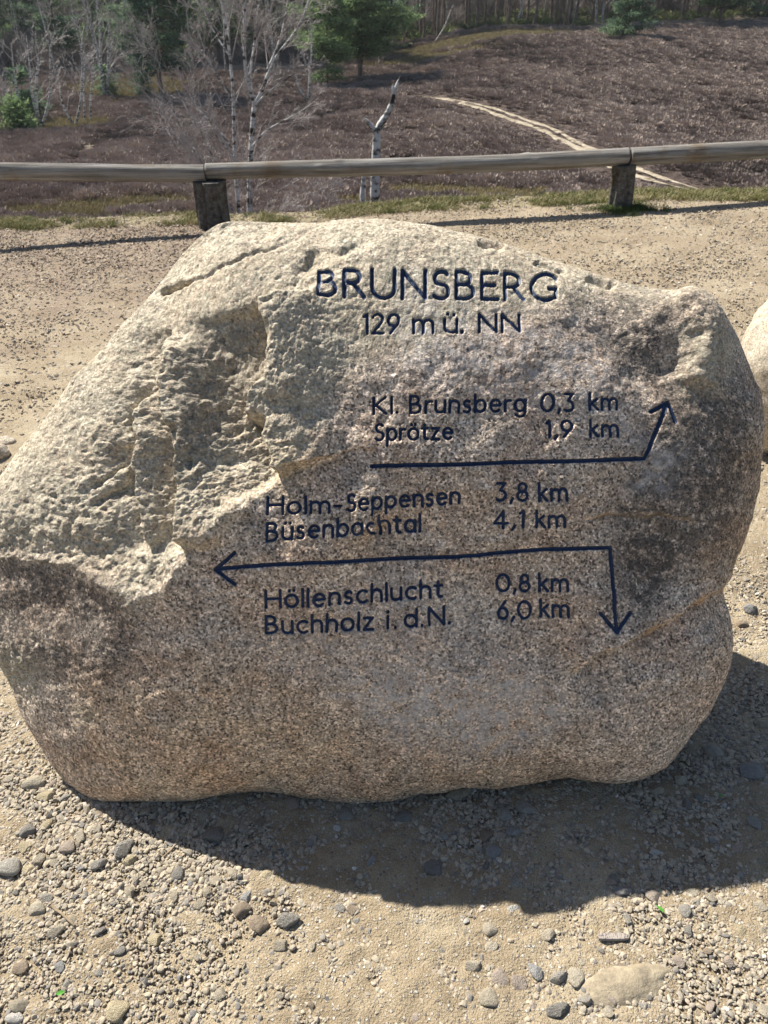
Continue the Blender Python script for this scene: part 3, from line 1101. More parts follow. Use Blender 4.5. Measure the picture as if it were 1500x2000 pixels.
hx = XH
G = {
    'B': (0.58, [[(0, 0), (0, 1)], bowl(0, 0.53, 1, 0.46), bowl(0, 0, 0.53, 0.55)]),
    'R': (0.62, [[(0, 0), (0, 1)], bowl(0, 0.50, 1, 0.48), [(0.26, 0.50), (0.62, 0)]]),
    'U': (0.72, [[(0, 1), (0, 0.36)] + arc(0.36, 0.36, 0.36, 0.36, 180, 360) + [(0.72, 1)]]),
    'N': (0.74, [[(0, 0), (0, 1)], [(0, 1), (0.74, 0)], [(0.74, 0), (0.74, 1)]]),
    'S': (0.50, [arc(0.27, 0.75, 0.22, 0.25, 35, 250, 12) + arc(0.24, 0.25, 0.25, 0.26, 62, -145, 14)]),
    'E': (0.50, [[(0.5, 1), (0, 1), (0, 0), (0.52, 0)], [(0, 0.53), (0.42, 0.53)]]),
    'G': (0.80, [arc(0.46, 0.5, 0.46, 0.5, 42, 318, 20) + [(0.80, 0.12), (0.80, 0.44), (0.58, 0.44)]]),
    'K': (0.60, [[(0, 0), (0, 1)], [(0.55, 1), (0.04, 0.48)], [(0.10, 0.54), (0.60, 0)]]),
    'H': (0.74, [[(0, 0), (0, 1)], [(0.74, 0), (0.74, 1)], [(0, 0.52), (0.74, 0.52)]]),
    'l': (0.0, [[(0, 0), (0, 1)]]),
    'i': (0.0, [[(0, 0), (0, hx)], [(0, 0.92), (0, 0.96)]]),
    '.': (0.0, [[(0, 0.03), (0, 0.06)]]),
    ',': (0.10, [[(0.10, 0.10), (0, -0.14)]]),
    '-': (0.34, [[(0, 0.40), (0.34, 0.40)]]),
    'm': (0.96, [[(0, 0), (0, hx)], [(0, 0.40)] + arc(0.24, 0.42, 0.24, 0.25, 165, 0, 10) + [(0.48, 0)], [(0.48, 0.40)] + arc(0.72, 0.42, 0.24, 0.25, 165, 0, 10) + [(0.96, 0)]]),
    'n': (0.50, [[(0, 0), (0, hx)], [(0, 0.38)] + arc(0.25, 0.42, 0.25, 0.25, 165, 0, 10) + [(0.50, 0)]]),
    'r': (0.28, [[(0, 0), (0, hx)], [(0, 0.38)] + arc(0.22, 0.42, 0.21, 0.24, 165, 65, 8)]),
    'u': (0.50, [[(0, hx), (0, 0.26)] + arc(0.25, 0.26, 0.25, 0.25, 180, 345, 10), [(0.50, 0), (0.50, hx)]]),
    'h': (0.50, [[(0, 0), (0, 1.02)], [(0, 0.38)] + arc(0.25, 0.42, 0.25, 0.25, 165, 0, 10) + [(0.50, 0)]]),
    'k': (0.50, [[(0, 0), (0, 1.02)], [(0.44, hx), (0.03, 0.34)], [(0.12, 0.42), (0.50, 0)]]),
    'b': (0.56, [[(0, 0), (0, 1.02)], arc(0.28, 0.34, 0.28, 0.34, 180, -180, 20)]),
    'd': (0.56, [[(0.56, 0), (0.56, 1.02)], arc(0.28, 0.34, 0.28, 0.34, 0, 360, 20)]),
    'p': (0.56, [[(0, -0.34), (0, hx)], arc(0.28, 0.34, 0.28, 0.34, 180, -180, 20)]),
    'a': (0.54, [[(0.54, 0), (0.54, hx)], arc(0.27, 0.34, 0.27, 0.34, 0, 360, 20)]),
    'g': (0.56, [arc(0.28, 0.34, 0.28, 0.34, 0, 360, 20), [(0.56, hx), (0.56, -0.08)] + arc(0.29, -0.08, 0.27, 0.26, 0, -150, 12)]),
    'o': (0.62, [arc(0.31, 0.34, 0.31, 0.34, 0, 360, 22)]),
    'e': (0.58, [[(0.02, 0.37), (0.57, 0.37)] + arc(0.30, 0.34, 0.28, 0.34, 6, 312, 20)]),
    'c': (0.50, [arc(0.31, 0.34, 0.30, 0.34, 52, 308, 18)]),
    's': (0.38, [arc(0.20, 0.51, 0.155, 0.17, 35, 252, 10) + arc(0.18, 0.17, 0.175, 0.175, 65, -145, 12)]),
    't': (0.34, [[(0.14, 0.90), (0.14, 0.16)] + arc(0.28, 0.16, 0.14, 0.15, 180, 290, 6), [(-0.02, hx), (0.34, hx)]]),
    'z': (0.48, [[(0.02, hx), (0.46, hx), (0, 0), (0.48, 0)]]),
    '0': (0.70, [arc(0.35, 0.5, 0.35, 0.5, 0, 360, 26)]),
    '1': (0.16, [[(0, 0.86), (0.16, 1), (0.16, 0)]]),
    '2': (0.50, [arc(0.25, 0.74, 0.24, 0.26, 160, -30, 14) + [(0, 0), (0.52, 0)]]),
    '3': (0.50, [[(0.03, 1), (0.46, 1), (0.20, 0.60)] + arc(0.20, 0.29, 0.29, 0.30, 75, -130, 14)]),
    '4': (0.60, [[(0.42, -0.02), (0.42, 1), (0, 0.28), (0.62, 0.28)]]),
    '6': (0.54, [[(0.42, 1), (0.10, 0.52)] + arc(0.28, 0.31, 0.26, 0.31, 150, 510, 24)]),
    '8': (0.52, [arc(0.26, 0.76, 0.20, 0.23, 0, 360, 20), arc(0.26, 0.27, 0.26, 0.28, 0, 360, 22)]),
    '9': (0.54, [arc(0.26, 0.69, 0.26, 0.31, -30, 330, 24) + [(0.10, 0)]]),
}
G['ü'] = (0.50, G['u'][1] + [[(0.12, 0.92), (0.12, 0.95)], [(0.38, 0.92), (0.38, 0.95)]])
G['ö'] = (0.62, G['o'][1] + [[(0.19, 0.92), (0.19, 0.95)], [(0.43, 0.92), (0.43, 0.95)]])
GAP = 0.26
# text, left x, baseline y, right x, baseline y at the right end, cap height, half stroke width
WORDS = [
    ('large capitals BRUNSBERG across the top', [('BRUNSBERG', 624, 585, 1089, 580, 51, 4.1)]),
    ('line 129 m ü. NN below the large capitals', [('129', 711, 651, 780, 650, 36, 3.1), ('m', 808, 650, 846, 650, 38, 3.1), ('ü', 869, 649, 893, 649, 38, 3.1), ('.', 903, 649, 903, 649, 38, 3.8),
                                                   ('NN', 937, 647, 1016, 646, 35, 3.1)]),
    ('line Kl. Brunsberg 0,3 km', [('Kl.', 730, 807, 776, 806, 32, 2.85), ('Brunsberg', 802, 806, 1028, 801, 33, 2.85), ('0,3', 1060, 801, 1123, 801, 33, 2.85), ('km', 1156, 799, 1211, 798, 32, 2.85)]),
    ('line Sprötze 1,9 km', [('Sprötze', 734, 859, 884, 857, 32, 2.85), ('1,9', 1071, 853, 1120, 853, 32, 2.85), ('km', 1157, 852, 1211, 851, 32, 2.85)]),
    ('line Holm-Seppensen 3,8 km', [('Holm-', 523, 1004, 665, 1001, 33, 2.85), ('Seppensen', 678, 998, 897, 983, 32, 2.85), ('3,8', 970, 977, 1030, 977, 33, 2.85), ('km', 1053, 978, 1108, 977, 33, 2.85)]),
    ('line Büsenbachtal 4,1 km', [('Büsenbachtal', 523, 1055, 820, 1038, 33, 2.85), ('4,1', 966, 1031, 1023, 1030, 32, 2.85), ('km', 1049, 1030, 1104, 1029, 32, 2.85)]),
    ('line Höllenschlucht 0,8 km', [('Höllenschlucht', 521, 1184, 863, 1165, 33, 2.85), ('0,8', 972, 1156, 1036, 1156, 32, 2.85), ('km', 1056, 1156, 1111, 1155, 33, 2.85)]),
    ('line Buchholz i. d. N. 6,0 km', [('Buchholz', 521, 1234, 728, 1226, 33, 2.85), ('i.', 757, 1224, 772, 1224, 33, 2.85), ('d.', 790, 1222, 824, 1221, 33, 2.85), ('N.', 838, 1219, 877, 1217, 33, 2.85),
                                       ('6,0', 974, 1210, 1038, 1209, 33, 2.85), ('km', 1058, 1206, 1112, 1206, 33, 2.85)]),
]
ARROWS = [('upper arrow pointing up to the right', [[(727, 910), (904, 907), (972, 903.6), (1108, 901), (1264, 896), (1315, 784)], [(1282, 802), (1316, 783), (1328, 822)]]),
          ('long arrow pointing left and down', [[(424, 1111), (440, 1108), (533, 1100), (627, 1097), (747, 1092), (800, 1090), (892, 1088), (984, 1080), (1076, 1073), (1196, 1071),
                                                   (1199, 1135), (1201, 1196), (1203, 1234)], [(462, 1078), (424, 1111), (462, 1138)], [(1173, 1198), (1203, 1234), (1231, 1196)]])]
best = np.full(len(BP), 1e3)       # distance to the nearest stroke minus its half width
owner = np.full(len(BP), -1, np.int32)
pieces = []                         # (line index, letter)
NXl = fbm(BP, 0.02, 2, 90)
LX, LY = PX + 0.8 * NXl, PY + 0.8 * fbm(BP, 0.02, 2, 95)


def cut(strokes, hw, li, name):
    pid = len(pieces)
    pieces.append((li, name))
    allp = np.array([p for s in strokes for p in s], float)
    lo, hi = allp.min(0) - hw - 6, allp.max(0) + hw + 6
    k = np.nonzero((LX > lo[0]) & (LX < hi[0]) & (LY > lo[1]) & (LY < hi[1]))[0]
    m = np.full(len(k), 1e3)
    for s in strokes:
        d, _, _ = seg_dist(LX[k], LY[k], s)
        m = np.minimum(m, d)
    m -= hw
    b = m < best[k]
    best[k[b]] = m[b]
    owner[k[b]] = pid


for li, (lab, words) in enumerate(WORDS):
    for (txt, xl, yl, xr, yr, cap, hw) in words:
        ws = [G[c][0] for c in txt]
        ng = len(txt) - 1
        gap = GAP
        total = sum(ws) + gap * ng
        kx = (xr - xl) / total if total > 0.05 else cap
        x = 0.0
        for c, w in zip(txt, ws):
            fr = (x / total) if total > 0.05 else 0
            by = yl + (yr - yl) * fr
            sl_ = (yr - yl) / max(xr - xl, 1)
            st_ = [[(xl + (x + px) * kx, by - py * cap + px * kx * sl_) for px, py in s] for s in G[c][1]]
            cut(st_, hw, li, 'letter')
            x += w + gap
for ai, (lab, st_) in enumerate(ARROWS):
    for si, s in enumerate(st_):
        cut([s], 4.1 if ai == 0 else 3.8, 100 + ai, 'shaft' if si == 0 else 'arrowhead')

CUT_D, FILL_D = 0.0100, 0.0022
vin = np.clip(-best / 4.0, 0, 1)
carve = CUT_D * (1 - sstep(-1.3, 0.5, best))
fill = FILL_D + 0.0050 * vin + 0.0004 * NXl
SURF = BP + NP_ * D[:, None]
STONE = SURF - NP_ * carve[:, None]
Qf = grid_faces(GB, GA)

# attributes: broad weathering, plus shade of hollows put into the dark mask
stain_shade = np.clip(region([(1230, 560), (1330, 600), (1340, 760), (1480, 720), (1490, 900), (1430, 1080), (1260, 1150), (1190, 1000), (1240, 900), (1290, 780), (1190, 680)], 70) * 0.9
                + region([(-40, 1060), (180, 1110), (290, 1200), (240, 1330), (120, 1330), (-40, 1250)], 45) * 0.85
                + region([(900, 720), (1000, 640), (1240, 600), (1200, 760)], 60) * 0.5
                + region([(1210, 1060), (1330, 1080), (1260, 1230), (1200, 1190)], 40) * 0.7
                + region([(380, 620), (520, 640), (480, 780), (380, 940), (330, 860)], 30) * 0.45, 0, 1)  # last dark patch: shade of the hollow left of the cliff, as colour
warm = np.clip(region([(150, 1330), (420, 1280), (640, 1380), (800, 1480), (1000, 1440), (1200, 1560), (100, 1620)], 60) * 0.8
               + region([(560, 860), (660, 900), (600, 1000), (500, 960)], 30) * 0.5 + region([(700, 950), (1150, 940), (1150, 1240), (500, 1260), (430, 1130)], 60) * 0.3
               + region([(1400, 850), (1500, 850), (1500, 1300), (1400, 1300)], 30) * 0.5, 0, 1)
pale = np.clip(region([(700, 1330), (1020, 1300), (1120, 1400), (980, 1480), (760, 1440)], 60) * 0.8 + region([(800, 560), (1180, 640), (1260, 860), (1180, 820), (760, 740)], 60) * 0.5
               + region([(1270, 880), (1340, 880), (1300, 960), (1240, 960)], 30) * 0.7 + region([(480, 1250), (800, 1100), (1000, 1240), (700, 1380)], 60) * 0.35, 0, 1)
dr1, _, _ = seg_dist(WX, WY, [(1160, 1012), (1345, 1012)])
dr2, _, _ = seg_dist(WX, WY, [(1430, 1140), (1380, 1172), (1300, 1228), (1210, 1266)])
rust = np.clip(0.7 * np.exp(-(dr1 / 3.0) ** 2) + 0.55 * np.exp(-(dr2 / 10.0) ** 2) + 0.25 * np.exp(-(((PX - 1380) / 20) ** 2 + ((PY - 1075) / 25) ** 2)), 0, 1)

boulder = empty('boulder', (0.05, 1.5, 0.0))
tag(boulder, 'huge granite boulder engraved with BRUNSBERG and distances in dark blue letters', 'boulder')


def child(name, me, parent):
    o = bpy.data.objects.new(name, me)
    o.parent = parent
    p = parent
    off = Vector((0, 0, 0))
    while p is not None:
        off -= Vector(p.location)
        p = p.parent
    o.location = off
    COL.objects.link(o)
    return o


child('stone_face', mesh_np('stone_face', STONE, Qf, M_GRANITE, attrs={'rough': rough, 'stain_shade': stain_shade, 'warm': warm, 'pale': pale, 'rust': rust}), boulder)
# rear of the boulder: same rim, swelling away from the viewer
nb = 150
gA, gB = np.linspace(0, GA - 1, 260).round().astype(int), np.linspace(0, GB - 1, 200).round().astype(int)
bu, bv = DU[np.ix_(gB, gA)], DV[np.ix_(gB, gA)]
BK = slab_shape(bu, bv, Rr, False)
sb = np.hypot(bu, bv).ravel()
bk = BK.reshape(-1, 3)
nb_ = -PN + (bk - bk.mean(0)) * 1.2
nb_ /= np.linalg.norm(nb_, axis=1)[:, None]
bk = bk + nb_ * ((0.03 * fbm(bk, 0.4, 3, 50) + 0.006 * fbm(bk, 0.06, 3, 52)) * (1 - sstep(0.93, 1.0, sb)))[:, None]
one = np.ones(len(bk))
# stitch: rear sheet rim follows every rim vertex of the coarse grid; push it 3 mm under the front sheet's rim
bk = bk + (-PN * 0.0)
child('stone_back', mesh_np('stone_back', bk, grid_faces(*bu.shape)[:, ::-1], M_GRANITE,
                            attrs={'rough': one * 0.8, 'stain_shade': one * 0.2, 'warm': one * 0.0, 'pale': one * 0, 'rust': one * 0}), boulder)

# letters: paint lying in the cut grooves
line_parent = {}
fq = owner[Qf]
near = (best[Qf] < 0.9)
sel_all = near.any(1)
FQ = Qf[sel_all]
fo = owner[FQ]
bestv = best[FQ]
fown = fo[np.arange(len(FQ)), np.argmin(bestv, 1)]
PAINT = SURF - NP_ * fill[:, None]
for li, (lab, words) in enumerate(WORDS):
    e = bpy.data.objects.new('inscription_line', None)
    e.parent = boulder
    COL.objects.link(e)
    e['label'] = 'engraved ' + lab
    line_parent[li] = e
for ai, (lab, _) in enumerate(ARROWS):
    e = bpy.data.objects.new('engraved_arrow', None)
    e.parent = boulder
    COL.objects.link(e)
    e['label'] = 'engraved ' + lab
    line_parent[100 + ai] = e
order = np.argsort(fown, kind='stable')
bounds = np.searchsorted(fown[order], np.arange(len(pieces) + 1))
for pid, (li, nm) in enumerate(pieces):
    q = FQ[order[bounds[pid]:bounds[pid + 1]]]
    if len(q) == 0:
        continue
    u, inv = np.unique(q, return_inverse=True)
    child(nm, mesh_np(nm, PAINT[u], inv.reshape(-1, 4), M_PAINT), line_parent[li])


# ------------------------------------------------------------------ second boulder, small rocks
def rock(name, label, cat, loc, size, seed, sub=5, mat=M_GRANITE, sink=0.25, rz=0.0, group=None, flat=None, amp=0.16):
    V, T = ico(sub)
    V = V * (1 + amp * fbm(V, 1.3, 3, seed)[:, None])
    if sub >= 5:
        V = V * (1 + 0.012 * fbm(V, 0.12, 3, seed + 9)[:, None])
    V = V * np.array(size)
    c, s = math.cos(rz), math.sin(rz)
    V = V @ np.array([[c, s, 0], [-s, c, 0], [0, 0, 1]])
    one = np.ones(len(V))
    me = mesh_np(name, V, T, mat, attrs={'rough': one * 0.85, 'stain_shade': one * 0.1, 'warm': one * 0.1, 'pale': one * 0.2, 'rust': one * 0})
    o = obj(name, me, None, (loc[0], loc[1], loc[2] + size[2] * (1 - 2 * sink)))
    return tag(o, label, cat, group)


rock('boulder', 'pale sunlit boulder half out of view behind the right edge of the engraved one', 'boulder', (2.03, 2.90, 0), (0.62, 0.42, 0.48), 5, sub=6, sink=0.2)
p = hit(-8, 892)
rock('small_rock', 'pale rounded rock at the left edge beside the engraved boulder', 'rock', p, (0.060, 0.05, 0.035), 8, 4)
p = hit(8, 868)
rock('small_rock', 'flat pale rock just behind the rounded one at the left edge', 'rock', p, (0.05, 0.035, 0.018), 9, 4)


# ------------------------------------------------------------------ pebbles you can tell apart
PEB_MESH = {'rounded': [pebble_mesh(300 + i, 3, 0.5, M_PEB) for i in range(7)],
            'angular': [pebble_mesh(320 + i, 3, 1.5, M_PEB) for i in range(8)]}
for i, me in enumerate(PEB_MESH['angular']):
    for pl in me.polygons:
        pl.use_smooth = False
COLR = {'grey': (0.36, 0.345, 0.315), 'dark grey': (0.22, 0.215, 0.21), 'beige': (0.44, 0.385, 0.295), 'cream': (0.54, 0.48, 0.375), 'white': (0.66, 0.64, 0.60),
        'brown': (0.29, 0.22, 0.16), 'pinkish': (0.44, 0.36, 0.305), 'bluish grey': (0.33, 0.34, 0.355), 'yellowish': (0.54, 0.455, 0.29)}


def pebble(px, py, w, colr, shape, label, elong=1.4, rot=None, flat=0.55, group=None, cat='pebble', k=None):
    p = hit(px, py)
    dist = np.linalg.norm(p - EYE)
    r = 0.44 * w / F * dist
    me = PEB_MESH[shape][k if k is not None else random.randrange(7)]
    o = obj('pebble', me, None, (p[0], p[1], p[2] + r * flat * 0.45))
    o.scale = (r, r / elong * 1.25, r * flat * 1.5)
    o.rotation_euler = (random.uniform(-0.2, 0.2), random.uniform(-0.2, 0.2), random.uniform(0, 6.28) if rot is None else rot)
    c = (0.72 * np.array(COLR[colr]) + 0.28 * np.array((0.44, 0.385, 0.295))) * random.uniform(0.88, 1.12)
    o.color = (*c, 1)
    return tag(o, label, cat, group)


NAMED = [
    (68, 1532, 44, 'cream', 'rounded', 'smooth cream oval pebble just left of the boulder foot', 1.6, 0.3),
    (90, 1560, 32, 'yellowish', 'angular', 'flat yellowish pebble below the smooth cream oval one', 1.5, 0.1),
    (255, 1688, 40, 'yellowish', 'angular', 'yellow-brown wedge-shaped stone left of the shadow edge', 1.7, 0.4),
    (193, 1693, 38, 'dark grey', 'angular', 'dark grey angular stone next to the yellow-brown wedge', 1.5, 0.3),
    (245, 1662, 46, 'grey', 'angular', 'rough grey pitted stone above the yellow-brown wedge', 1.2, 0.8),
    (22, 1708, 42, 'grey', 'rounded', 'grey rounded pebble near the left edge, below the boulder foot', 1.2, 0.1),
    (135, 1665, 28, 'pinkish', 'rounded', 'pinkish upright pebble left of the pitted grey stone', 1.1, 0.2),
    (481, 1755, 32, 'bluish grey', 'angular', 'smooth blue-grey stone in the sun below the shadow tip', 1.1, 0.5),
    (475, 1785, 34, 'brown', 'rounded', 'brown rounded pebble below the smooth blue-grey stone', 1.3, 0.6),
    (566, 1808, 48, 'grey', 'angular', 'broad flat grey slab-like stone in the sunny foreground', 1.4, 0.0),
    (510, 1818, 30, 'brown', 'rounded', 'brown stone standing left of the broad flat slab', 0.8, 0.9),
    (550, 1850, 34, 'beige', 'angular', 'beige angular stone below the broad flat slab', 1.3, 0.2),
    (43, 1972, 36, 'beige', 'rounded', 'speckled beige oval pebble in the bottom left corner', 1.5, 0.0),
    (32, 1992, 30, 'white', 'rounded', 'white oval pebble at the very bottom left', 1.6, 0.1),
    (45, 1895, 28, 'brown', 'rounded', 'reddish brown pebble left of the dark hollow at the left edge', 1.1, 0.0),
    (75, 1785, 30, 'cream', 'rounded', 'cream rounded pebble near the twig in the left foreground', 1.2, 0.4),
    (115, 1825, 34, 'cream', 'angular', 'cream blocky stone below the twig in the left foreground', 1.2, 0.3),
    (305, 1845, 24, 'yellowish', 'angular', 'small bright yellow stone in the lower left foreground', 1.2, 0.2),
    (120, 1895, 22, 'bluish grey', 'rounded', 'blue-grey round pebble in the lower left sand', 1.0, 0.2),
    (235, 1985, 34, 'yellowish', 'rounded', 'ochre pebble at the bottom edge left of centre', 0.9, 1.4),
    (955, 1955, 34, 'beige', 'rounded', 'beige round pebble left of the half-buried flat rock', 1.0, 0.2),
    (978, 1915, 34, 'pinkish', 'rounded', 'pinkish beige pebble in the cluster of slivers', 0.9, 0.9),
    (1010, 1922, 36, 'pinkish', 'angular', 'pink-grey blocky stone in the cluster of slivers', 1.0, 0.2),
    (1090, 1912, 50, 'grey', 'angular', 'long grey sliver of stone right of the pink-grey block', 2.2, 0.3),
    (1045, 1908, 40, 'bluish grey', 'angular', 'blue-grey sharp flint in the cluster of slivers', 1.4, 2.0),
    (1120, 1920, 32, 'cream', 'rounded', 'cream round pebble at the tip of the long grey sliver', 1.0, 0.1),
    (1085, 1984, 56, 'dark grey', 'angular', 'dark grey flint at the bottom edge right of centre', 1.9, 0.2),
    (925, 1893, 40, 'cream', 'angular', 'cream flat stone above the cluster of slivers', 1.8, 0.1),
    (1068, 1834, 32, 'cream', 'angular', 'cream cube-like stone on bare sand right of centre', 1.1, 0.2),
    (957, 1822, 28, 'cream', 'rounded', 'cream lumpy pebble left of the cube-like stone', 1.1, 0.5),
    (957, 1852, 30, 'cream', 'angular', 'cream flat flake below the lumpy pebble', 1.2, 0.5),
    (1342, 1822, 24, 'dark grey', 'angular', 'dark upright flint on sand in the right foreground', 1.0, 0.5),
    (1325, 1880, 24, 'pinkish', 'rounded', 'pinkish round pebble alone on sand in the right foreground', 1.0, 0.0),
    (1275, 1756, 30, 'pinkish', 'rounded', 'pinkish pebble by the green leaf at the shadow edge', 1.2, 0.1),
    (1335, 1785, 24, 'grey', 'rounded', 'grey pebble right of the green leaf', 1.1, 0.2),
    (1350, 1752, 22, 'cream', 'angular', 'cream pointed stone at the shadow edge on the right', 1.0, 0.2),
    (1212, 1748, 44, 'bluish grey', 'angular', 'pale blue-grey slab at the edge of the shadow', 1.9, -0.1),
    (1192, 1725, 30, 'dark grey', 'rounded', 'blue-black pebble in shade above the pale slab', 1.3, 0.0),
    (1190, 1735, 24, 'pinkish', 'rounded', 'pinkish grey pebble between the blue-black one and the pale slab', 1.5, 0.1),
    (1110, 1719, 20, 'cream', 'rounded', 'pale round pebble in shade left of the slab', 1.1, 0.0),
    (1390, 1477, 34, 'grey', 'rounded', 'round grey disc-like pebble right of the boulder foot', 1.0, 0.1),
    (1470, 1512, 60, 'bluish grey', 'angular', 'large blue-grey angular stone in shade at the right edge', 1.5, 0.1),
    (1492, 1418, 40, 'beige', 'rounded', 'beige rounded stone cut by the right edge of the picture', 1.6, 0.0),
    (1462, 1196, 46, 'bluish grey', 'angular', 'pointed blue-grey stone where the shadow begins behind the boulder', 1.8, 0.2),
    (1450, 1225, 26, 'brown', 'rounded', 'brown stone in shade below the pointed blue-grey one', 1.6, 0.1),
    (1326, 1525, 30, 'cream', 'angular', 'pale angular stone in shade by the boulder lower right corner', 1.2, 0.7),
    (1365, 1560, 22, 'dark grey', 'rounded', 'dark oval pebble in shade below the lower right corner of the boulder', 1.3, -0.5),
    (897, 1558, 56, 'beige', 'angular', 'big beige stone wedged under the foot of the boulder', 1.3, 0.1),
    (1022, 1582, 46, 'grey', 'angular', 'grey-brown wedge-shaped stone in shade right of the wedged one', 1.3, -0.6),
    (985, 1603, 30, 'grey', 'rounded', 'mottled grey round stone in shade below the wedge-shaped one', 1.0, 0.3),
    (1000, 1627, 34, 'bluish grey', 'angular', 'blue-grey flat stone in shade below the mottled one', 1.2, -0.3),
    (950, 1635, 28, 'brown', 'rounded', 'brown egg-shaped stone left of the blue-grey flat one', 1.3, 1.0),
    (978, 1639, 22, 'pinkish', 'rounded', 'small pinkish stone between the egg-shaped and the flat one', 1.0, 1.2),
    (788, 1597, 36, 'dark grey', 'rounded', 'dark rounded stone in shade under the boulder centre', 1.2, 0.1),
    (965, 1669, 30, 'bluish grey', 'rounded', 'blue-grey oval pebble in deep shade', 1.1, 0.8),
    (865, 1638, 24, 'grey', 'rounded', 'grey pebble left of the brown heap in shade', 1.1, 0.4),
    (850, 1702, 40, 'dark grey', 'angular', 'flat dark slab low in the shade', 1.3, 0.2),
    (572, 1580, 26, 'pinkish', 'rounded', 'upright pinkish grey stone at the boulder foot', 0.8, 0.4),
    (676, 1602, 32, 'grey', 'rounded', 'light grey round pebble under the boulder', 1.1, 0.2),
    (396, 1597, 22, 'beige', 'angular', 'beige triangular pebble in shade at the left foot', 0.9, 0.6),
    (377, 1578, 24, 'beige', 'rounded', 'beige pebble touching the left foot of the boulder', 1.4, 0.2),
    (537, 1664, 22, 'yellowish', 'angular', 'light angular pebble in mid shade', 1.1, 0.7),
    (525, 1715, 28, 'yellowish', 'rounded', 'tan pebble half lit at the shadow edge', 1.4, -0.1),
    (590, 1702, 22, 'white', 'angular', 'white flint glinting in the shade', 1.2, 0.2),
    (656, 1622, 20, 'white', 'angular', 'whitish chip in shade under the boulder centre', 1.1, 0.2),
    (728, 1690, 34, 'bluish grey', 'angular', 'blue-grey rod-like stone in shade', 1.9, 1.0),
    (420, 1640, 38, 'dark grey', 'rounded', 'dark grey rounded stone in the left part of the shade', 1.2, 0.1),
    (1467, 1692, 26, 'white', 'angular', 'whitish flake in shade near the right edge', 1.7, 0.1),
    (1279, 1671, 26, 'white', 'angular', 'pale flake in shade right of centre', 1.6, -0.2),
    (1412, 1580, 16, 'white', 'angular', 'small white chip in shade on the right', 1.1, 0.2),
]
for (px, py, w, c, s, lab, el, rt) in NAMED:
    pebble(px, py, w * 1.05, c, s, lab, el, rt)
p = hit(1215, 1930)
rock('flat_rock', 'pale half-buried flat rock in the right foreground sand', 'rock', (p[0], p[1], 0), (0.115, 0.042, 0.026), 12, 5, sink=0.72, rz=0.22, mat=M_SANDROCK, amp=0.17)
p = hit(820, 1530)

grp_lab = {}
r_ = np.random.default_rng(77)
placed = [(n[0], n[1], n[2]) for n in NAMED]
cnt = 0
tries = 0
CL = ['grey', 'beige', 'cream', 'dark grey', 'pinkish', 'brown', 'bluish grey', 'yellowish', 'white']
CW = np.array([0.18, 0.32, 0.22, 0.05, 0.09, 0.05, 0.03, 0.05, 0.02])
CW /= CW.sum()
while cnt < 228 and tries < 6000:
    tries += 1
    px, py = r_.uniform(0, 1500), (r_.uniform(1180, 2000) if r_.random() < 0.45 else r_.uniform(1530, 1760))
    q = hit(px, py)
    if in_foot(q[0], q[1], 1.0):
        continue
    if py < 1585 and 20 + (py - 1330) * 0.7 < px < min(1450, 1450 - (py - 1340) * 0.85):
        continue
    if r_.random() > (0.25 + density(np.array([q[0]]), np.array([q[1]]))[0]):
        continue
    w = 16 + 18 * r_.random() ** 2.0
    if any(math.hypot(px - a, (py - b_) * 1.15) < 0.55 * (w + c) for a, b_, c in placed):
        continue
    placed.append((px, py, w))
    c = r_.choice(CL, p=CW)
    s = 'angular' if r_.random() < 0.78 else 'rounded'
    base_edge = 1575 + (min(px, 1000) - 180) * 0.23 if px > 180 else 0
    zone = 'in the boulder shadow' if (px > 180 and py < base_edge) else ('in the sunny gravel left of the boulder foot' if py < 1640 else
            ('in the sunny left foreground' if px < 500 else ('in the sunny middle foreground' if px < 1000 else 'in the sunny right foreground')))
    key = f'small {s} {c} pebble {zone}'
    pebble(px, py, w, c, s, key, r_.uniform(1.0, 1.6), group=key.replace('pebble', 'pebbles'))
    cnt += 1

# sliver of wood/flint and twigs, green leaves
p0_, p1_ = hit(1162, 1838), hit(1228, 1840)
ax = (p1_ - p0_)
V, T = ico(3)
V = np.sign(V) * np.abs(V) ** 0.6
V = V * np.array([np.linalg.norm(ax) / 2, 0.007, 0.006])
sliv = obj('flint_sliver', mesh_np('flint_sliver', V, T, M_PEB, smooth=False), None, (*(p0_ + p1_)[:2] / 2, 0.008))
sliv.color = (0.33, 0.29, 0.26, 1)
tag(sliv, 'long brown-grey flint sliver lying on sand in the right foreground', 'stone')
M_STICK = simple('dry_stick', [(0.3, (0.16, 0.12, 0.08)), (0.7, (0.36, 0.29, 0.20))], 60)
for (a, b_, rr, lab) in (((105, 1778), (148, 1812), 0.0035, 'short pale stick lying in the left foreground gravel'),
                         ((322, 1678), (356, 1648), 0.0022, 'thin dark twig crossing the shadow edge at left')):
    A_, B_ = hit(*a), hit(*b_)
    tb = Tubes()
    pts = np.linspace(A_, B_, 6) + np.array([0, 0, 0.006]) + RNG.normal(0, 0.0008, (6, 3))
    tb.add(pts - A_, np.linspace(rr, rr * 0.6, 6), 7)
    tag(obj('stick', tb.mesh('stick', M_STICK), None, A_), lab, 'stick')
M_LEAF = simple('green_leaf', [(0.3, (0.06, 0.22, 0.03)), (0.7, (0.14, 0.38, 0.07))], 90, 0.5)
